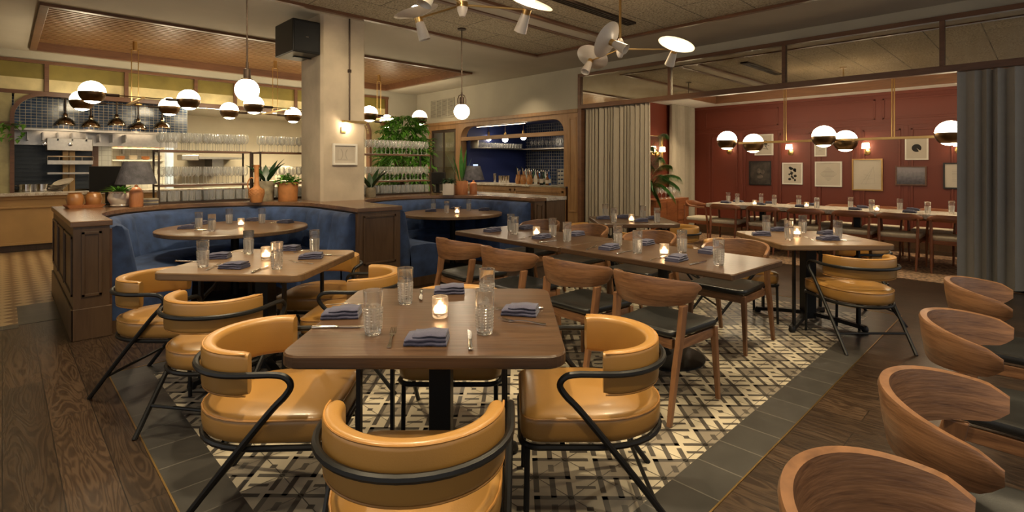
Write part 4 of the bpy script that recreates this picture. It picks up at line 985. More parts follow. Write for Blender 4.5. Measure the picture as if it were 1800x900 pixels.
# big fern behind the right glass rack
def fern(cx, cy, z0, z1, r, n, seed, label, pm):
    o = thing('potted_fern', label, 'plant', (cx, cy, 0)); MB().lathe([(0,0), (.2,0), (.24,.5), (.22,.5), (.2,.46), (0,.46)], 24).build('pot', pm, o, angle=35)
    rnd = random.Random(seed); b = MB(); bs = MB()
    for i in range(9): a = rnd.uniform(0, 2*PI); bs.tube([(0,0,.46), (.1*math.cos(a), .1*math.sin(a), 1.1), (.3*math.cos(a), .3*math.sin(a), 1.75)], .012, 5)
    bs.build('stems', STEM, o)
    for i in range(n):
        u = rnd.uniform(-1, 1); a = rnd.uniform(0, 2*PI); rr = r*math.sqrt(1-u*u)*rnd.uniform(.5, 1); zc = (z0+z1)/2+u*(z1-z0)/2
        base = Vector((rr*math.cos(a), rr*math.sin(a), zc)); az = a+rnd.uniform(-.7, .7); el = rnd.uniform(-.5, .6)
        for k in range(5):
            p = base+Vector((math.cos(az), math.sin(az), math.sin(el)-.25*k*.2))*(.035*k)
            blade(b, p, az+(1 if k % 2 else -1)*.9, el-.1*k, .15, .06, .04, 0, 3)
    b.build('foliage', LEAFB, o); return o
fern(5.63, 8.76, .8, 2.35, .47, 440, 11, 'large bushy green plant standing behind the glass rack right of the column', GREYPOT)
# ================================================================ FITTINGS ON THE COLUMN
o = thing('loudspeaker', 'black square loudspeaker mounted high on the left side of the concrete column', 'loudspeaker', (2.63, 6.52, 2.75))
MB().box(-.17, .17, -.28, .28, 0, .4).build('cabinet', BLACK, o, bevel=.012)
MB().box(-.15, .15, -.287, -.278, .025, .375).build('grille', mat('speaker grille', (.008,.008,.008), .8, bmp=.3, bscale=400), o, bevel=.004)
MB().box(-.018, .018, -.291, -.286, .19, .2).build('badge', CHROME, o)
MB().box(.17, .21, -.05, .05, .1, .3).box(-.05, .17, -.02, .02, -.012, 0).build('bracket', BLACK, o)
xw, zc = onY(614, 216, 6.31)
o = thing('wall_light', 'brass bar wall light with a small glowing glass cup on the concrete column', 'lamp', (3.13, 6.31, 1.86))
MB().box(-.03, .03, -.012, 0, -.05, .03).build('back_plate', BRASS, o, bevel=.003)
MB().box(-.02, .31, -.05, -.005, .085, .115).build('bar', BRASS, o, bevel=.003)
MB().lathe([(0,-.01), (.028,-.01), (.032,.06), (.029,.06), (.025,0), (0,0)], 18, (.03,-.05,0)).build('glass_cup', CUP, o)
o = thing('conduit', 'dark conduit pipe running down the concrete column to the wall light', 'pipe', (3.21, 6.295, 1.975))
MB().tube([(0,0,0), (0,0,CZ-1.975)], .011).box(-.02, .02, -.012, .012, .62, .66).build('pipe', IRON, o)
o = thing('framed_print', 'white framed embossed print with two facing arcs on the concrete column', 'picture', (3.155, 6.30, 1.38)); x0, zt = onY(584, 252, 6.3); x1, zb = onY(626.5, 290, 6.3)
o.location = ((x0+x1)/2, 6.3, zb); w_, h_ = x1-x0, zt-zb
b = MB(); e = .025
for q in ((-w_/2, -w_/2+e, e, h_-e), (w_/2-e, w_/2, e, h_-e), (-w_/2, w_/2, 0, e), (-w_/2, w_/2, h_-e, h_)): b.box(q[0], q[1], -.03, .008, q[2], q[3])
b.build('frame', WHITEP, o); MB().box(-w_/2+e, w_/2-e, -.008, .006, e, h_-e).build('sheet', PAPER, o)
MB().box(-w_*.27, w_*.3, -.012, -.007, h_*.25, h_*.72).build('inner_sheet', PAPER, o)
b = MB()
for cx, s_ in ((-.085, 1), (.065, -1)):
    b.tube([(cx+s_*.055*math.cos(t), -.013, h_*.5+.075*math.sin(t)) for t in [-1+2*i/14 for i in range(15)]], .0028, 5)
b.build('arc_marks', INKGREY, o)
# ================================================================ HANGING LIGHTS
RG = .162
def globe(parent, p, arm=None, nm='globe'):
    g = MB().sphere(RG, (0,0,0), 32, 20).build(nm, OPAL, parent); g.location = p
    pr = [(RG*1.0+.004)*1 for _ in range(1)]
    prof = [((RG+.004)*math.cos(a), (RG+.004)*math.sin(a)) for a in [-.93+.95*i/10 for i in range(11)]]
    prof += [((RG+.001)*math.cos(a), (RG+.001)*math.sin(a)) for a in [.02-.95*i/10 for i in range(11)]]
    MB().lathe(prof+[prof[0]], 36, caps=False).build('brass_cup', BRONZE, g, angle=50); return g
def cluster(x, y, label):
    o = thing('chandelier', label, 'chandelier', (x, y, 2.43), 0, 'four globe chandeliers'); zc = TZ-.05-2.43
    MB().lathe([(0,zc), (.1,zc), (.1,zc-.015), (0,zc-.015)], 24).lathe([(0,zc-.015), (.032,zc-.015), (.032,zc-.16), (0,zc-.16)], 16).build('canopy', BRASS, o)
    for s_ in (-1, 1): MB().tube([(s_*.045, 0, .0), (s_*.045, 0, zc-.15)], .007).build('rod', BRASS, o)
    MB().box(-.025, .025, -.7, .7, -.012, .012).build('cross_bar', BRASS, o, bevel=.003)
    for s_ in (-1, 1):
        MB().tube([(-.45, s_*.68, .0), (.45, s_*.68, .0)], .008).build('arm', BRONZE, o)
        for t in (-1, 1):
            MB().tube([(t*.29, s_*.68, 0), (t*.45, s_*.68, 0)], .022, 12).build('sleeve', IRON, o); globe(o, (t*.605, s_*.68, .02))
    return o
cluster(1.53, 10.27, 'brass chandelier of four half bronze globes nearest the left edge, over the kitchen pass')
cluster(3.72, 10.27, 'brass chandelier of four half bronze globes just left of the concrete column')
cluster(5.93, 10.27, 'brass chandelier of four half bronze globes just right of the concrete column')
def pendant(x, y, z, ztop, label, loop):
    o = thing('pendant_lamp', label, 'lamp', (x, y, z)); r = .108; H_ = ztop-z
    MB().sphere(r, (0,0,0), 30, 18).build('globe', OPALP, o)
    MB().lathe([(0,H_), (.06,H_), (.06,H_-.015), (0,H_-.015)], 22).build('canopy', IRON, o)
    MB().tube([(0,0,r+.16), (0,0,H_-.01)], .008).build('rod', IRON, o)
    MB().lathe([(0,r-.012), (.05,r-.015), (.05,r), (.032,r+.005), (.032,r+.09), (.012,r+.1), (.012,r+.16), (0,r+.16)], 18).build('holder', IRON, o, angle=35)
    if loop: MB().tube([(.055*math.cos(A_RIGHT)*c, .055*math.sin(A_RIGHT)*c, r-.02+h) for c, h in ((-1,0), (-1,.09), (-.7,.135), (0,.155), (.7,.135), (1,.09), (1,0))], .008).build('loop', IRON, o)
pendant(1.68, 5.36, 2.115, CZ, 'white globe pendant on a dark rod over the left booth', False)
pendant(4.6, 5.72, 2.15, CZ+.02, 'white globe pendant with a looped holder over the right booth', True)
def conelamp(parent, p, a):
    q = Vector((0,0,1)).rotation_difference(Vector(a).normalized())
    g = MB().lathe([(.03,-.03), (.046,-.16), (.043,-.16), (.0,-.04)], 24, (0,0,0), 0, True, q, caps=False).build('cone', WHITELAC, parent, angle=50); g.location = p
    MB().lathe([(0,-.035), (.03,-.035), (.03,.006), (0,.006)], 20, (0,0,0), 0, True, q).build('collar', BRASS, g, angle=40)
    MB().lathe([(.02,.004), (.06,.02), (.165,.05), (.167,.053), (.06,.025), (.0,.012)], 36, (0,0,0), 0, True, q, caps=False).build('dish', WHITELAC, g, angle=70)
    v = q @ Vector((0,0,.062)); MB().sphere(.034, tuple(v), 18, 12).build('bulb', BULB, g); return g
def conechand(s_, d, z, ztop, arms, label):
    x, y = sd(s_, d); o = thing('chandelier', label, 'chandelier', (x, y, z), 0, 'white cone chandeliers'); H_ = ztop-z
    MB().lathe([(0,-.08), (.018,-.074), (.032,-.04), (.037,-.0125), (.037,-.012)], 24).lathe([(.037,.022), (.034,.06), (.02,.1), (0,.115)], 24).build('hub', WHITELAC, o)
    MB().lathe([(0,-.012), (.039,-.012), (.039,.022), (0,.022)], 24).build('hub_ring', BRASS, o, angle=40)
    MB().tube([(0,0,.1), (0,0,H_)], .012, 10).lathe([(0,H_-.02), (.065,H_-.02), (.065,H_), (0,H_)], 24).build('rod', BRASS, o)
    for (ds, dd, dz, a) in arms:
        e = sd(ds, dd); MB().tube([(0,0,.005), (e[0], e[1], dz)], .0075, 8).build('arm', BRASS, o)
        v = sd(a[0], a[1]); conelamp(o, (e[0], e[1], dz), (v[0], v[1], a[2]))
    return o
conechand(1.005, 4.85, 2.465, CZ+.02, [(.5,-.02,.0,(.12,-.62,.78)), (-.14,-.3,0,(-.66,.5,.5)), (-.2,.5,0,(.4,.4,.75))], 'brass chandelier with white cone shades hanging complete in front of the mirrored partition')
conechand(-.335, 3.52, 2.465, CZ+.02, [(-.35,.3,0,(-.28,-.12,.95)), (.44,.09,0,(.3,-.45,.85)), (-.12,-.46,0,(.3,.2,.8))], 'brass chandelier with white cone shades cut off by the top edge of the photo')
# red room linear chandelier
yb0 = onX(1298, 255, 9.05)[0]; yr = [onX(1380, 249, 9.05)[0], onX(1570, 243, 9.05)[0]]; zb = 1.785
o = thing('linear_chandelier', 'long brass bar chandelier with half bronze globes over the marble table', 'chandelier', (9.05, 2.2, zb))
MB().box(-.012, .012, -3.2, yb0-2.2, -.018, .018).build('bar', BRASS, o, bevel=.003)
for y in yr:
    for k in (-.014, .014): MB().tube([(0, y-2.2+k, 0), (0, y-2.2+k, RCZ+.3-zb)], .008).build('rod', BRASS, o)
for px, py, xo in ((1278,247,0), (1324,252,.19), (1448,240,-.19), (1486,248,.19), (1670,234,-.19)):
    y, z = onX(px, py, 9.05+xo); globe(o, (xo, y-2.2, z-zb))
    if xo: MB().tube([(0, y-2.2, z-zb), (xo*.3, y-2.2, z-zb)], .02, 10).build('sleeve', IRON, o)
for y, xo in ((.05,.19), (-.6,-.19)): globe(o, (xo, y-2.2, .02)); MB().tube([(0, y-2.2, .02), (xo*.3, y-2.2, .02)], .02, 10).build('sleeve', IRON, o)
def sconce(x, y, z, rz, label):       # faces local -y
    o = thing('wall_sconce', label, 'lamp', (x, y, z), rz, 'brass wall sconces')
    MB().lathe([(0,0), (.05,0), (.055,.012), (.03,.02), (0,.022)], 24, (0,0,0), 0, True, Vector((0,0,1)).rotation_difference(Vector((0,-1,0)))).build('back_plate', BRASS, o)
    MB().tube(spline([(0,-.015,0), (0,-.07,-.0), (0,-.1,.03), (0,-.1,.07)], 5), .007).build('arm', BRASS, o)
    MB().lathe([(.062,.06), (.052,.155), (.05,.155), (.059,.06)], 24, (0,-.1,0), caps=False).build('shade', SCONCE, o); return o
for px, py, d_ in ((1282,266,'beside the leftmost globe'), (1390,268,'above the print with the black figure'), (1524,267,'above the large gold framed print'), (1686,264,'next to the right curtain')):
    y, z = onX(px, py, RXW); sconce(RXW-.0, y, z, -PI/2, 'glowing brass wall sconce on the red wall %s' % d_)
# ================================================================ PICTURES ON THE RED WALL
def picture(px, fm, label, art, e=.022, mat_=PAPER):
    (xa, ya, xb, yb) = px; y0, zt = onX(xa, ya, RXW-.02); y1, zb = onX(xb, yb, RXW-.02); _, zt2 = onX(xb, ya, RXW-.02)
    zt = onX((xa+xb)/2, ya, RXW-.02)[1]; zb = onX((xa+xb)/2, yb, RXW-.02)[1]
    o = thing('framed_picture', label, 'picture', (RXW-.02, (y0+y1)/2, zb), -PI/2, 'pictures on the red wall'); w_, h_ = y0-y1, zt-zb; b = MB()     # local x -> -y in the room
    for q in ((-w_/2, -w_/2+e, e, h_-e), (w_/2-e, w_/2, e, h_-e), (-w_/2, w_/2, 0, e), (-w_/2, w_/2, h_-e, h_)): b.box(q[0], q[1], -.02, .018, q[2], q[3])
    b.build('frame', fm, o); MB().box(-w_/2+e, w_/2-e, -.005, .015, e, h_-e).build('sheet', mat_, o)
    b = MB(); art(b, w_, h_)
    if b.v: b.build('artwork', art.m, o)
def A(m):
    def deco(f): f.m = m; return f
    return deco
def disc(b, x, z, r, n=24, a0=0, a1=2*PI, sx=1):
    vs = [(x, -.0065, z)]+[(x+sx*r*math.cos(a0+(a1-a0)*i/n), -.0065, z+r*math.sin(a0+(a1-a0)*i/n)) for i in range(n+1)]; b.add(vs, [(0, i, i+1) for i in range(1, n+1)])
def line(b, x0, z0, x1, z1, t=.004):
    dx, dz = x1-x0, z1-z0; l = math.hypot(dx, dz) or 1; nx, nz = -dz/l*t/2, dx/l*t/2; b.add([(x0+nx,-.0065,z0+nz), (x1+nx,-.0065,z1+nz), (x1-nx,-.0065,z1-nz), (x0-nx,-.0065,z0-nz)], [(0,1,2,3)])
DARKBLOT = mat('dim painted highlight', (.11,.085,.065), .6, nscale=14, var=.7)
@A(INK)
def art_branch(b, w, h):
    line(b, -.08*w, .62*h, .2*w, .3*h, .008); line(b, 0, .55*h, .3*w, .45*h, .006); line(b, .1*w, .7*h, .12*w, .4*h, .012); line(b, -.2*w, .35*h, .25*w, .28*h, .006); disc(b, .1*w, .6*h, .04)
@A(DARKBLOT)
def art_dark(b, w, h): disc(b, -.05*w, .58*h, .07*w+.02, sx=.8); disc(b, .12*w, .55*h, .05, sx=.7); disc(b, 0, .35*h, .04, sx=1.4)
@A(INK)
def art_figure(b, w, h):
    rnd = random.Random(2)
    for i in range(16): disc(b, rnd.uniform(-.16,.14)*w, (.2+.6*i/16)*h, rnd.uniform(.03,.075)*w, 9, sx=rnd.uniform(.7,1.4))
@A(INKGREY)
def art_small(b, w, h): line(b, -.2*w, .35*h, .2*w, .35*h, .006); line(b, -.15*w, .45*h, .25*w, .5*h, .006)
@A(INKGREY)
def art_diamond(b, w, h):
    for i in range(13):
        t = i/12*2-1; line(b, -.32*w*(1-abs(t)), h*(.5+.3*t), .32*w*(1-abs(t)), h*(.5+.3*t), .007)
@A(INKGREY)
def art_sketch(b, w, h):
    for x0, z0, x1, z1 in ((-.2,.2,.2,.75), (-.05,.2,.2,.75), (-.2,.2,.25,.22), (.2,.75,.25,.22), (-.1,.5,.1,.45), (-.15,.35,.22,.38)): line(b, x0*w, z0*h, x1*w, z1*h, .003)
@A(INK)
def art_disc(b, w, h): disc(b, 0, .52*h, .21*w, 30, -.75, 2*PI-1.05)
@A(INKGREY)
def art_lines(b, w, h):
    for i in range(8): line(b, -.12*w, h*(.3+.06*i), .15*w, h*(.3+.06*i), .004)
@A(INK)
def art_none(b, w, h): pass
BLKF = mat('black picture frame', (.015,.012,.01), .4); GOLDF = mat('gold picture frame', (.42,.24,.08), .35, .6)
m, nt, bs = nodes('misty landscape photograph'); v = coords(nt, (1,1,1)); sep = nt.nodes.new('ShaderNodeSeparateXYZ'); lk(nt, v, sep.inputs[0])
ad = nt.nodes.new('ShaderNodeMath'); ad.operation = 'MULTIPLY_ADD'; ad.inputs[1].default_value = .18; lk(nt, noise(nt, v, 22, 5), ad.inputs[0]); lk(nt, sep.outputs['Z'], ad.inputs[2])
lk(nt, ramp(nt, ad.outputs[0], [(.1, (.035,.03,.035)), (.2, (.1,.09,.1)), (.34, (.25,.22,.23)), (.5, (.3,.27,.27))]), bs.inputs['Base Color']); bs.inputs['Roughness'].default_value = .3; MIST = m
DARKART = mat('dark brown painting', (.045,.035,.028), .4, nscale=6, var=.8)
picture((1327,236,1359,273), WHITEP, 'white framed ink drawing in the upper row behind the bar chandelier', art_branch)
picture((1317,283,1356,325), BLKF, 'dark brown picture in a black frame, leftmost in the lower row', art_dark, .02, DARKART)
picture((1375.5,286,1411,324), WHITEP, 'white framed print with a jagged black figure', art_figure)
picture((1432,252,1453,275), WHITEP, 'smallest white framed picture, in the upper row between two globes', art_small)
picture((1433,284,1480,328), WHITEP, 'white framed print with a grey diamond of lines', art_diamond)
picture((1498,279,1552,335), GOLDF, 'large gold framed pale line sketch', art_sketch)
picture((1591,241,1632,281), WHITEP, 'white framed print with a black notched disc', art_disc)
picture((1574,292,1629,326), TRIMY, 'wide misty grey landscape in a brown frame', art_none, .02, MIST)
picture((1658,286,1700,332), BLKF, 'black framed pale sheet partly hidden by the right curtain', art_lines)
# ================================================================ CURTAINS
def curtain(ax, pos, a0, a1, z0, z1, m, label, lam=.085, amp=.06, seed=1):
    b = MB(); n = int((a1-a0)/lam*10); rnd = random.Random(seed); ph = 0; F1 = []; F0 = []; rings = []
    phs = [0]
    for i in range(n): phs.append(phs[-1]+2*PI*(1/10)*(1+.35*math.sin(i*.13+seed)+.2*math.sin(i*.31)))
    for zi, z in enumerate((z0, z0+.5*(z1-z0), z1-.1, z1)):
        k = (1, .92, .75, .7)[zi]; ring = []
        for i in range(n+1): ring.append((a0+(a1-a0)*i/n+.012*k*math.sin(phs[i]*2), pos+amp*k*math.sin(phs[i])*(1+.3*math.sin(i*.17)), z))
        ring += [(x, y+.012, zz) for x, y, zz in ring[::-1]]
        rings.append([(x, y, zz) if ax == 'x' else (y, x, zz) for x, y, zz in ring])
    b.loft(rings, True, True); o = b.build('curtain', m, angle=70); tag(o, label, 'curtain'); return centre(o)
yc1 = onX(1141, 250, WX+.05)[0]; yc3 = onX(1682, 300, WX+.05)[0]
curtain('y', WX+.05, yc1, YP-.1, .015, 2.48, CURTAIN, 'pleated grey beige curtain at the left end of the mirrored partition', seed=2)
curtain('y', WX+.05, -1.2, yc3, .015, 2.48, CURTAINC, 'pleated grey curtain at the right edge of the photo', lam=.13, amp=.05, seed=4)
xa = onY(1181, 250, 5.4)[0]
curtain('x', 5.4, xa, RXW-.06, .015, RCZ-.005, CURTAIN, 'pale pleated curtain in the corner of the red dining room', lam=.12, seed=7)
MB_rug = struct(MB().box(7.93, 10.35, -2.6, 5.0, 0, .008).build('floor', mat('woven carpet', (.21,.125,.07), .95, nscale=26, var=.85, bmp=.4, bscale=120)))
# dresser with glasses, mirror and palm
dx0, dx1 = 8.62, 9.93
o = thing('dresser', 'reddish wooden dresser with doors and drawers beside the palm', 'cabinet', ((dx0+dx1)/2, 5.26, 0)); hw = (dx1-dx0)/2
MB().box(-hw, hw, -.2, .2, .1, .76).build('body', TEAK, o, bevel=.005)
for x in (-hw+.05, hw-.05):
    for y in (-.16, .16): MB().tube([(x, y, 0), (x, y, .1)], .02).build('leg', TEAKV, o)
for k in range(3):
    d_ = MB().box(hw-.46, hw-.03, -.215, -.2, .13+k*.2, .32+k*.2).build('drawer', TEAK, o, bevel=.003); MB().lathe([(0,0), (.012,.004), (.014,.02), (0,.026)], 12, (hw-.245,-.215,.225+k*.2), 0, True, Vector((0,0,1)).rotation_difference(Vector((0,-1,0)))).build('knob', BRASS, d_)
for k in range(2): MB().box(-hw+.03+k*.4, -hw+.41+k*.4, -.212, -.2, .13, .72).build('door', TEAK, o, bevel=.003)
for i in range(11):
    PW.place(8.95+i*.082, 5.2+.05*(i % 2), .761, 0, 'wine glass on the red room dresser, %s from left' % nth(i), 'wine glasses on the dresser')
x0, zt = onY(1128, 236, 5.53); x1, zb = onY(1165, 299, 5.53); zb = onY(1150, 299, 5.53)[1]
o = thing('wall_mirror', 'brass framed mirror on the red wall behind the palm', 'mirror', ((x0+x1)/2, 5.54, zb)); w_, h_ = x1-x0, zt-zb; b = MB()
for q in ((-w_/2, -w_/2+.015, .015, h_-.015), (w_/2-.015, w_/2, .015, h_-.015), (-w_/2, w_/2, 0, .015), (-w_/2, w_/2, h_-.015, h_)): b.box(q[0], q[1], -.02, .009, q[2], q[3])
b.build('frame', BRASS, o); MB().box(-w_/2+.015, w_/2-.015, -.004, .008, .015, h_-.015).build('glass', MIRROR, o)
xs_, zs_ = onY(1158, 272, 5.5); sconce(xs_, 5.52, zs_, 0, 'brass wall sconce with glowing shade in front of the mirror behind the palm')
o = thing('potted_palm', 'feathery palm leaning out from behind the left curtain', 'plant', (8.28, 5.2, 0))
MB().lathe([(0,0), (.17,0), (.2,.4), (.18,.4), (.16,.36), (0,.36)], 24).build('pot', GREYPOT, o, angle=35)
b = MB(); bs = MB(); rnd = random.Random(9)
for i, (ds, dd, tz, bow) in enumerate(((.15,.1,2.08,.1), (.5,0,1.98,.25), (.33,.2,1.75,.2), (.74,.05,1.02,.62), (.6,-.1,.86,.6), (.42,.1,.74,.5), (.3,.25,1.4,.2), (.66,.2,1.4,.45), (.5,-.05,1.2,.45), (.2,-.1,1.1,.3), (.7,-.12,1.2,.5), (.1,.3,1.85,.1), (.4,-.08,1.55,.3))):
    tip = Vector((*sd(ds, dd), tz)); base = Vector((0,0,.42)); top = max(tz, 1.25)+bow*.35; mid = Vector((*sd(ds*.35, dd*.35), top)); pts = []
    for k in range(13): t = k/12; pts.append(base*(1-t)**2+mid*2*t*(1-t)+tip*t*t)
    bs.tube([tuple(q) for q in pts], .005, 5)
    for k in range(46):
        t = .25+.75*k/45; f = t*12; i0 = min(11, int(f)); q = pts[i0].lerp(pts[i0+1], f-i0); dr = (pts[i0+1]-pts[i0]).normalized(); az = math.atan2(dr.y, dr.x); el = math.asin(max(-1, min(1, dr.z)))
        for s_ in (-1, 1): blade(b, q, az+s_*(.85-.3*t), el*.6-.25, .27*(1.15-.75*t), .016, .1, 0, 4, .15, .6)
b.build('fronds', LEAF, o); bs.build('stems', STEM, o)
# ================================================================ KITCHEN
o = thing('kitchen_counter', 'long tan panelled kitchen counter with a marble top under the arched pass', 'counter', (2.5, KY-.0, 0))
MB().box(-4.7, 4.0, -.02, .25, .1, .9).build('body', TANFACE, o)
b = MB(); x = -4.7
while x < 3.9:
    for (a0, a1, c0, c1) in ((x, x+.05, .1, .9), (x, x+1.0, .84, .9), (x, x+1.0, .7, .73), (x, x+1.0, .1, .14)): b.box(a0, a1, -.045, -.02, c0, c1)
    x += 1.0
b.build('panel_frame', TANFACE, o, bevel=.003)
MB().box(-4.7, 4.0, .03, .25, 0, .1).build('plinth', PANEL, o)
MB().box(-4.7, 4.0, -.12, .3, .9, .95).build('marble_top', MARBLE, o, bevel=.004)
o = thing('kitchen_hood', 'kitchen extractor hood faced with navy tiles behind the arched pass', 'hood', (1.4, 12.1, 2.0))
MB().box(-1.3, 1.27, 0, .06, .04, .66).build('tiled_face', BLUETILE, o)
MB().box(-1.3, 1.27, -.02, .08, 0, .04).build('steel_lip', STEEL, o, bevel=.003)
MB().box(-1.3, 1.27, .86, .9, -.22, .66).box(-1.3, 1.27, .06, .9, .62, .66).box(-.62,-.6,.06,.86,.1,.4).box(.1,.12,.06,.86,.1,.4).build('steel_lining', STEEL, o)
b = MB()
for k in range(9): b.box(-1.29+.2*k, -1.27+.2*k, .4, .86, -.15, .0)
b.build('filters', STEEL, o)
MB().box(-.9, -.3, .3, .42, .05, .07).box(.3, .9, .3, .42, .05, .07).build('added_hood_light', LED, o)  # unseen strips added beneath the hood to brighten the cooking area
b = MB(); b.box(-.7, 1.32, 13.05, 13.1, .95, 1.8)
for k in range(11): b.box(-.7, 1.32, 13.03, 13.05, .97+k*.075, .985+k*.075)
tag(centre(b.build('ribbed_splashback', mat('blue grey metal cladding', (.035,.045,.06), .4, .3))), 'dark ribbed metal splashback under the kitchen hood', 'splashback')
tag(centre(MB().box(-.65, 2.6, 12.15, 13.02, .84, .92).build('worktop', STEEL, bevel=.004)), 'stainless steel kitchen worktop behind the pass', 'worktop')
def kb(xa, ya, xb, yb, Y):      # pixel rectangle on the plane Y -> x0, x1, z0, z1
    x0 = onY(xa, ya, Y)[0]; x1 = onY(xb, yb, Y)[0]; xm = (xa+xb)/2
    return x0, x1, onY(xm, yb, Y)[1], onY(xm, ya, Y)[1]
o = thing('broiler', 'stainless steel broiler with racks on a tan pillar at the back of the kitchen', 'oven', (0, 12.5, 0))
x0, x1, z0, z1 = kb(82, 243, 163, 265, 12.5); MB().box(x0, x1, 0, .4, z0, z1).build('body', STEEL, o, bevel=.01)
zk = (z0+z1)/2
for xk in ((x0+x1)/2, x0-.03): MB().lathe([(0,0), (.035,0), (.03,.03), (0,.035)], 16, (xk, -.0, zk), 0, True, Vector((0,0,1)).rotation_difference(Vector((0,-1,0)))).build('knob', CHROME, o)
x0c, x1c, z0c, z1c = kb(111, 265, 133, 330, 12.5); MB().box(x0c, (x0c+x1c)/2-.006, .1, .3, .92, z0).box((x0c+x1c)/2+.006, x1c, .1, .3, .92, z0).build('pillar', TANFACE, o)
for ya, yb in ((282, 289), (303, 306)):
    xa, xb, za, zb_ = kb(83, ya, 163, yb, 12.5); b = MB(); b.box(xa, xb, -.05, .3, za, zb_)
    if ya < 300:
        b.tube([(xa, -.05, zb_+.07), (xb, -.05, zb_+.07)], .012)
        for k in range(5): q = xa+(xb-xa)*k/4; b.tube([(q, -.05, zb_), (q, -.05, zb_+.07)], .008)
    b.build('rack', STEEL, o)
for px, r, lab in ((46, .1, 'steel cooking pot at the left on the kitchen worktop'), (74, .115, 'steel cooking pot second from the left on the kitchen worktop')):
    x_, _ = onY(px, 320, 12.45); o = thing('cooking_pot', lab, 'pot', (x_, 12.45, .921))
    MB().lathe([(0,0), (r,0), (r,.15), (r+.006,.152), (r-.006,.152), (r-.006,.01), (0,.01)], 24).build('pot_body', CHROME, o, angle=40)
    for s_ in (-1, 1): MB().tube(spline([(s_*r, -.03, .12), (s_*(r+.04), -.02, .125), (s_*(r+.04), .02, .125), (s_*r, .03, .12)], 4), .006).build('handle', CHROME, o)
x_, _ = onY(104, 320, 12.4)
o = thing('plate_stack', 'leaning stack of pale oval plates beside the broiler', 'plates', (x_, 12.35, .922))
for k in range(5): MB().lathe([(0,0), (.1,.0), (.15,.02), (.152,.024), (.1,.008), (0,.006)], 28, (.03*k-.06,0,.03+.035*k), 0, True, Vector((0,0,1)).rotation_difference(Vector((-.35,-.3,1)))).build('plate', CREAMPOT, o)
x0, x1, z0, z1 = kb(173, 240, 196, 330, 13.0)
struct(MB().box(x0, x1, 13.0, 13.9, 0, 2.66).build('wall_kitchen', WHITETILE)); struct(MB().box(x0-.1, x0, 13.0, 13.9, .9, 2.0).build('trim_11', TRIM))
x0, x1, z0, z1 = kb(197, 245, 292, 330, 13.7); struct(MB().box(x0-.3, x1+.1, 13.95, 14.0, 0, 2.66).build('wall_kitchen', WHITETILE))
shz = []
for ya in (263, 284):
    zz = kb(197, ya-3, 292, ya, 13.7); shz.append(zz[3]); 
    o = thing('wall_shelf', 'pale kitchen shelf on the tiled back wall, the %s one' % ('upper' if ya < 270 else 'lower'), 'shelf', ((x0+x1)/2, 13.8, zz[3]-.03))
    MB().box(-(x1-x0)/2, (x1-x0)/2, -.14, .14, 0, .03).build('board', WHITEP, o, bevel=.004); MB().box(-.3, -.28, -.1, .14, -.1, 0).box(.28, .3, -.1, .14, -.1, 0).build('bracket', STEEL, o)
jarm = [mat('amber spice', (.42,.2,.03), .4), mat('olive spice', (.15,.17,.03), .4), mat('ochre spice', (.5,.33,.08), .4), mat('rust spice', (.3,.08,.02), .4)]
for i in range(11):
    o = thing('spice_jar', 'storage jar on upper kitchen shelf, %s from left' % nth(i), 'jar', (x0+.06+(x1-x0-.12)*i/10, 13.76, shz[0]+.001), 0, 'storage jars on the kitchen shelf')
    MB().lathe([(0,0), (.045,0), (.045,.15), (.04,.165), (0,.165)], 14).build('contents', jarm[(i*3) % 4], o, angle=40); MB().lathe([(.042,.165), (.042,.19), (0,.19), (0,.165)], 14).build('lid', CHROME, o)
for i in range(4):
    o = thing('bowl_stack', 'stack of bowls on lower kitchen shelf, %s from left' % nth(i), 'bowls', (x0+.15+(x1-x0-.3)*i/3, 13.76, shz[1]+.001), 0, 'bowl stacks on the kitchen shelf')
    for k in range(3+i % 2): MB().lathe([(0,.003), (.04,0), (.085,.035), (.08,.037), (.04,.008), (0,.008)], 18, (0,0,.02*k)).build('bowl', CREAMPOT if i % 2 else TERRAM, o)
tag(centre(MB().box(x0+.02, x1+.1, 13.4, 13.9, .0, .9).build('back_counter', CREAMPOT, bevel=.01)), 'pale back counter under the kitchen shelves', 'counter')
x0, x1, z0, z1 = kb(293, 215, 305, 370, 13.4); struct(MB().box(x0, x1, 13.4, 13.6, 0, 2.66).build('trim_12', mat('door jamb with blue light painted in', (.42,.5,.62), .5)))  # blue tint paints the bluish light falling on a pale jamb
x0, x1, z0, z1 = kb(345, 276, 424, 280, 14.0); o = thing('wall_shelf', 'stainless shelf with a chute on the cream kitchen wall behind the glass rack', 'shelf', ((x0+x1)/2, 14.0, z0))
hw = (x1-x0)/2; MB().box(-hw, hw, -.25, .9, 0, .05).build('board', STEEL, o); MB().box(-hw*.2, hw*.3, .2, .88, -.35, 0).build('bracket', STEEL, o); MB().box(-hw-.35, -hw, -.25, .2, -.03, .1).build('chute', STEEL, o, bevel=.02)
x_, z_ = onY(500, 312, 13.2); o = thing('mixer', 'cream coloured kitchen machine seen between the glass rack and the column', 'appliance', (x_, 13.2, .9))
MB().box(-.35, .35, -.25, .25, 0, .15).lathe([(0,.15), (.2,.15), (.26,.3), (.24,.45), (.1,.5), (0,.5)], 24).build('body', CREAMPOT, o, bevel=.02)
tag(centre(MB().box(3.2, 6.6, 13.0, 13.6, 0, .9).build('back_counter', STEEL, bevel=.01)), 'stainless steel counter in the cream part of the kitchen', 'counter')
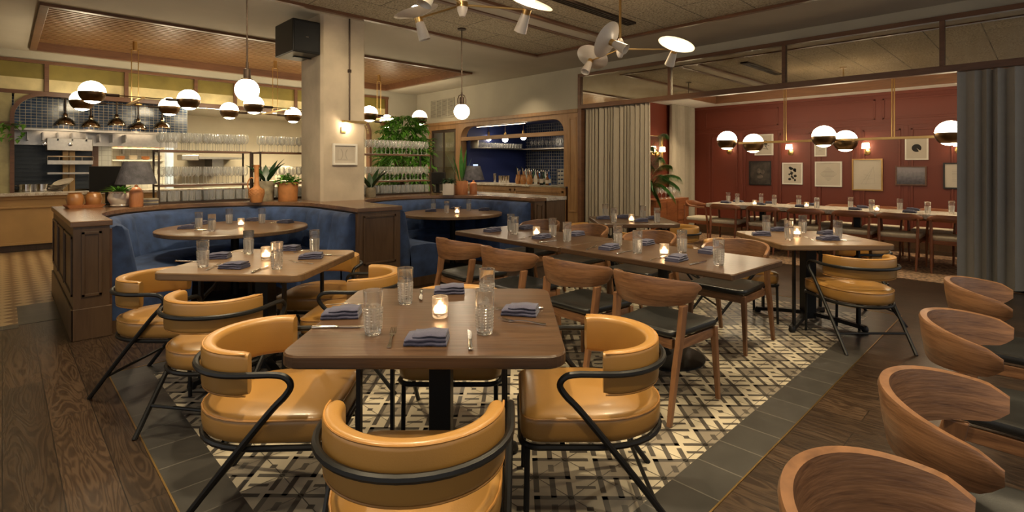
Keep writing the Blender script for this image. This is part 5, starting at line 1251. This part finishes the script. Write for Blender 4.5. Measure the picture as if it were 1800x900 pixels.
for i, (px, py) in enumerate(((115, 213), (160, 217), (205, 214), (243, 221), (285, 219))):
    x_, z_ = onY(px, py+7, 11.98); o = thing('heat_lamp', 'polished bell shaped heat lamp over the pass, %s of five from the left' % nth(i), 'lamp', (x_, 11.98, z_), 0, 'heat lamps over the pass')
    MB().lathe([(.135,0), (.14,.008), (.138,.02), (.128,.06), (.1,.1), (.06,.13), (.035,.145), (.032,.2), (.022,.21), (0,.212)], 30, caps=False).build('shade', COPPER, o, angle=50)
    MB().tube([(0,0,.2), (0,0,2.66-z_)], .014).build('stem', IRON, o); MB().sphere(.04, (0,0,.09), 14, 8).build('bulb', HEATB, o)
    for zz in (.46,): MB().lathe([(.0,zz), (.06,zz), (.075,zz+.1), (.07,zz+.1), (0,zz+.02)], 20).build('cup', BRASS, o)
# ivy at the left edge
o = thing('trailing_ivy', 'green ivy sprig hanging at the left edge beside the arch', 'plant', (*onY(12, 235, KY-.1)[:1], KY-.1, onY(12, 218, KY)[1])); b = MB(); rnd = random.Random(8)
for i in range(46): blade(b, (rnd.uniform(-.35,.22), rnd.uniform(-.1,.03), rnd.uniform(-.28,.02)*(1 if i % 3 else .3)), rnd.uniform(0,6.28), rnd.uniform(-.8,.3), .1, .07, .02, 0, 3)
b.build('foliage', LEAFB, o); MB().tube([(-.35,0,0), (0,-.01,.01), (.22,0,-.01)], .006).build('stem', STEM, o)
# unseen ceiling panels, added to light the kitchen
for i, (x, y) in enumerate(((3.3, 12.25), (5.2, 12.25), (4.3, 12.25), (2.85, 12.25))):
    o = thing('added_kitchen_panel', 'added square light panel hidden in the kitchen ceiling, %s' % ('second from the hood', 'furthest from the hood', 'third from the hood', 'nearest the hood')[i], 'lamp', (x, y, 2.62)); MB().box(-.28, .28, -.28, .28, .02, .038).build('frame', WHITEP, o); MB().box(-.25, .25, -.25, .25, 0, .02).build('diffuser', KITCHENFILL, o)
# ================================================================ BAR
o = thing('bar_counter', 'honey oak bar counter with a pale marble edge in the arched opening', 'counter', (WX+.35, 8.2, 0))
MB().box(-.3, .3, -1.55, 1.6, 0, .96).build('body', HONEY, o); MB().box(-.34, .34, -.55, 1.6, .96, 1.0).build('marble_top', MARBLE, o, bevel=.004); MB().box(-.3, .34, -1.55, -.55, .96, .985).build('steel_top', STEEL, o)
b = MB(); panel(b, 'x', -1.5, -.1, -.3, .3, .9, -1, .05); panel(b, 'x', 0, 1.55, -.3, .3, .9, -1, .05); b.build('panel_moulding', HONEY, o, bevel=.004)
o = thing('bar_shelf', 'stainless shelf turning the corner of the bar niche, full of glasses', 'shelf', (10.1, 9.8, 1.82))
MB().box(-1.95, 0, -.28, .0, 0, .03).box(-.28, 0, -3.2, -.28, 0, .03).build('board', STEEL, o, bevel=.003); MB().box(-1.95, -1.93, -.28, 0, .03, .25).build('end_plate', STEEL, o)
b = MB()
for k in range(20): b.tube([(-.1, -3.1+k*.14, -.03), (-.25, -3.1+k*.14, -.03)], .006, 6)
b.build('glass_hanger', BRASS, o)
for i in range(15): PP.place(8.35+i*.1, 9.66, 1.851, 0, 'glass on the bar shelf along the navy wall, %s from left' % nth(i), 'glasses on the bar shelf')
for i in range(22): PW.place(9.95, 9.45-i*.13, 1.851, 0, 'stemmed glass on the bar shelf along the tiled wall, %s from the corner' % nth(i), 'stemmed glasses on the bar shelf')
CT = 1.0
for i, (px, py, hh) in enumerate(((870, 318, .22), (879, 318, .17), (884, 318, .17), (888.5, 318, .17), (893, 318, .175))):
    Xp = WX+.42; y_ = onX(px, py, Xp)[0]; o = thing('cocktail_shaker', 'steel cocktail shaker on the bar, %s from the left' % nth(i), 'shaker', (Xp, y_, CT+.001), 0, 'cocktail shakers')
    MB().lathe([(0,0), (.033,0), (.042,hh), (.04,hh), (.031,.01), (0,.01)], 18).build('cup', CHROME, o, angle=40)
for i, px in enumerate((911, 920, 931)):
    Xp = WX+.2; y_ = onX(px, 323, Xp)[0]; o = thing('clay_jug', 'brown clay jug holding bar tools, %s of three on the bar' % nth(i), 'jug', (Xp, y_, CT+.001), -2.2, 'clay jugs on the bar')
    MB().lathe([(0,0), (.05,0), (.066,.04), (.07,.09), (.055,.15), (.05,.19), (.056,.205), (.05,.205), (.045,.18), (.06,.09), (.045,.02), (0,.02)], 22).build('body', TERRA, o, angle=50)
    MB().tube(spline([(.05,0,.18), (.1,0,.17), (.105,0,.1), (.066,0,.06)], 5), .009).build('handle', TERRA, o)
    for k in range(4): MB().tube([(.02*math.cos(k*1.7), .02*math.sin(k*1.7), .06), (.04*math.cos(k*1.7), .04*math.sin(k*1.7), .28+.03*k)], [.006,.011]).build('bar_tool', (CLAYORANGE, CHROME, WHITELAC, INK)[k], o)
bm = [mat('green bottle glass', (.02,.06,.03), .1), mat('clear spirit bottle', (.5,.52,.5), .12), mat('amber bottle glass', (.16,.06,.015), .1), mat('blue bottle glass', (.04,.1,.3), .1), mat('dark bottle glass', (.02,.02,.02), .1)]
for i in range(14):
    Xp = WX+.42+.1*(i % 3); px = 921+i*3.4; y_ = onX(px, 318, Xp)[0]; hh = .24+.05*((i*7) % 4)/3
    o = thing('bottle', 'spirit bottle on the bar behind the clay jugs, %s from the left' % nth(i), 'bottle', (Xp, y_, .986 if y_ < 7.65 else CT+.001), 0, 'bottles on the bar')
    MB().lathe([(0,0), (.036,0), (.038,.005), (.038,hh*.55), (.03,hh*.65), (.014,hh*.74), (.013,hh), (0,hh)], 16).build('bottle_body', bm[i % 5], o, angle=40)
    MB().lathe([(.0385,hh*.15), (.0385,hh*.45)], 16, caps=False).build('paper_band', PAPER, o); MB().lathe([(0,hh), (.014,hh), (.01,hh+.04), (0,hh+.042)], 10).build('pourer', CHROME, o)
for k in range(4):
    o = thing('glass_crate', 'pale glass crate at the right end of bar, %s from bottom of stack' % nth(k), 'crate', (WX+.62, 6.98, .986+k*.085), 0, 'stacked glass crates')
    b = MB(); b.box(-.15,.15,-.25,.25,0,.008)
    for x0_, x1_, y0_, y1_ in ((-.15,-.142,-.25,.25), (.142,.15,-.25,.25), (-.15,.15,-.25,-.242), (-.15,.15,.242,.25)): b.box(x0_, x1_, y0_, y1_, .012, .026); b.box(x0_, x1_, y0_, y1_, .06, .082)
    for x_ in (-.15, .142): 
        for y_ in [-.25+.49*j/6 for j in range(7)]: b.box(x_, x_+.008, y_, y_+.01, 0, .082)
    b.build('crate_body', WHITEP, o)
for i, (px, py) in enumerate(((859, 243), (888, 245), (920, 241))):
    Xp = 8.75; y_, z_ = onX(px, py, Xp); o = thing('bar_pendant', 'small white globe lamp behind the bar rail, %s of three from the left' % nth(i), 'lamp', (Xp, y_, z_), 0, 'bar globe lamps')
    MB().sphere(.07, (0,0,0), 20, 12).build('globe', OPALP, o); MB().lathe([(0,.06), (.035,.06), (.03,.15), (.01,.17), (0,.17)], 14).build('holder', BRASS, o, angle=40); MB().tube([(0,0,.15), (0,0,2.5-z_)], .005).build('rod', BRASS, o)
o = thing('light_strip', 'glowing light strip under the head of the arched bar opening', 'lamp', (WX+.09, 8.6, 2.305)); MB().box(-.02,.02,-.8,.8,.006,.02).build('housing', WHITEP, o); MB().box(-.008,.008,-.79,.79,0,.006).build('diffuser', LED, o)
y_, z_ = onX(834, 291, WX+.35); o = thing('tablet', 'small tablet with a blue lit screen at the left end of the bar', 'screen', (WX+.35, y_, CT+.001), -PI/2+.5)
MB().box(-.1,.1,0,.012,.2,.46).build('case', BLACK, o, bevel=.004); MB().box(-.09,.09,-.003,0,.22,.44).build('screen', emit('tablet screen', (.3,.45,.7), .8), o); MB().box(-.05,.05,-.03,.05,0,.012).box(-.01,.01,.012,.02,.01,.3).build('stand', BLACK, o)
# wine cabinet beside the bar
o = thing('wine_cabinet', 'glass fronted wine cabinet between the kitchen and the bar opening', 'cabinet', (WX+.3, 10.54, 0)); tl = mat('grey green cabinet lining', (.1,.12,.11), .6)
MB().box(.1,.14,-.5,.5,0,2.3).box(-.3,.1,-.52,-.5,0,2.3).box(-.3,.1,.5,.52,0,2.3).build('lining', tl, o)
b = MB()
for z in (.5,.95,1.35,1.75): b.box(-.22,.1,-.5,.5,z,z+.02)
b.build('shelf', IRON, o)
d_ = MB().box(-.325,-.3,-.5,-.44,0.02,2.29).box(-.325,-.3,.44,.5,0.02,2.29).box(-.325,-.3,-.02,.02,0.02,2.29).box(-.325,-.3,-.44,.44,2.23,2.29).box(-.325,-.3,-.44,.44,.02,.1).build('door', IRON, o)
MB().box(-.316,-.31,-.44,.44,.1,2.23).build('pane', PANE, d_)
for i in range(10): PW.place(WX+.2, 10.14+i*.09, 1.772, 0, 'wine glass inside the glass fronted cabinet, %s from the right' % nth(i), 'wine glasses in the cabinet')
# ================================================================ LIGHT, CAMERA
WARM = (1, .8, .5)
def spot(x, y, z, w, size=115, r=.07, col=WARM):  # spots without fixtures, added at ceiling height to brighten the rooms
    l = bpy.data.lights.new('added_ceiling_spot', 'SPOT'); l.energy = w; l.spot_size = math.radians(size); l.spot_blend = .8; l.shadow_soft_size = r; l.color = col
    ob = bpy.data.objects.new('added_ceiling_spot', l); C.objects.link(ob); ob.location = (x, y, z); return ob
for s_, d_, e in ((-.35, 2.15, 120), (-1.75, 3.2, 120), (2.6, 4.3, 120), (1.1, 3.2, 120), (1.5, 1.6, 110), (-1.5, 1.2, 90), (3.2, 3.0, 60), (-3.2, 4.4, 90), (.4, .4, 70), (1.2, 5.2, 90)):
    x, y = sd(s_, d_); spot(x, y, CZ+.0, e)
for x, y in ((9.05, 3.4), (9.05, 1.6), (9.05, 0)): spot(x, y, RCZ+.28, 45)
spot(9.3, 4.9, RCZ-.01, 60)
for y in (7.2, 8.2, 9.2): spot(9.1, y, 2.49, 25, 130)
for x in (1.7, 4.2): spot(x, 5.9, CZ+.0, 40)
spot(3.6, 13.0, 2.65, 190, 150); spot(5.2, 13.2, 2.65, 190, 150); spot(2.0, 13.3, 2.65, 110, 150)
def aim(x, y, z, tx, ty, tz, w, size):  # tilted spots added to brighten the curtain, column, fern and left rack
    ob = spot(x, y, z, w, size); ob.rotation_euler = Vector((tx-x, ty-y, tz-z)).to_track_quat('-Z', 'Y').to_euler()
aim(5.1, 2.6, CZ, 7.9, 5.4, 1.2, 260, 55); aim(2.2, 3.6, CZ, 3.1, 6.4, 1.9, 170, 50); aim(4.4, 3.0, CZ, 5.8, 8.4, 1.7, 260, 40); aim(1.6, 3.9, CZ, 1.5, 7.3, 1.2, 200, 50)
spot(-.6, 9.6, CZ, 120); spot(7.3, 7.5, CZ, 60); spot(7.3, 10.2, CZ, 40)
w = bpy.data.worlds.new('evening sky'); bpy.context.scene.world = w; w.use_nodes = True
bg = w.node_tree.nodes['Background']; bg.inputs['Color'].default_value = (.85, .83, .8, 1); bg.inputs['Strength'].default_value = .55
cam = bpy.data.cameras.new('camera'); co = bpy.data.objects.new('camera', cam); C.objects.link(co)
cam.sensor_width = 36; cam.lens = 36*FPX/1800; cam.shift_y = -(450-HY)/1800; cam.clip_start = .05
co.location = (0, 0, EYE); co.rotation_euler = (PI/2, 0, YAW-PI/2); bpy.context.scene.camera = co
sc_ = bpy.context.scene
sc_.view_settings.view_transform = 'Standard'; sc_.view_settings.look = 'None'; sc_.view_settings.exposure = 1.02; sc_.view_settings.gamma = 1; sc_.view_settings.use_curve_mapping = False
cy = sc_.cycles; cy.use_denoising = True; cy.max_bounces = 10; cy.transmission_bounces = 8; cy.transparent_max_bounces = 24; cy.diffuse_bounces = 4; cy.glossy_bounces = 4
cy.sample_clamp_indirect = 6; cy.caustics_reflective = False; cy.caustics_refractive = False; cy.use_light_tree = True

for r in [o for o in C.objects if o.type == 'EMPTY' and not o.parent]:
    ch = list(r.children)
    if len(ch) == 1 and ch[0].type == 'MESH':
        c = ch[0]; nm = r.name.split('.')[0]; mw = Matrix.LocRotScale(r.location, r.rotation_euler, r.scale) @ Matrix.LocRotScale(c.location, c.rotation_euler, c.scale)
        for k in r.keys():
            if k in ('label', 'category', 'group', 'kind'): c[k] = r[k]
        c.parent = None; c.matrix_basis = mw; bpy.data.objects.remove(r); c.name = nm
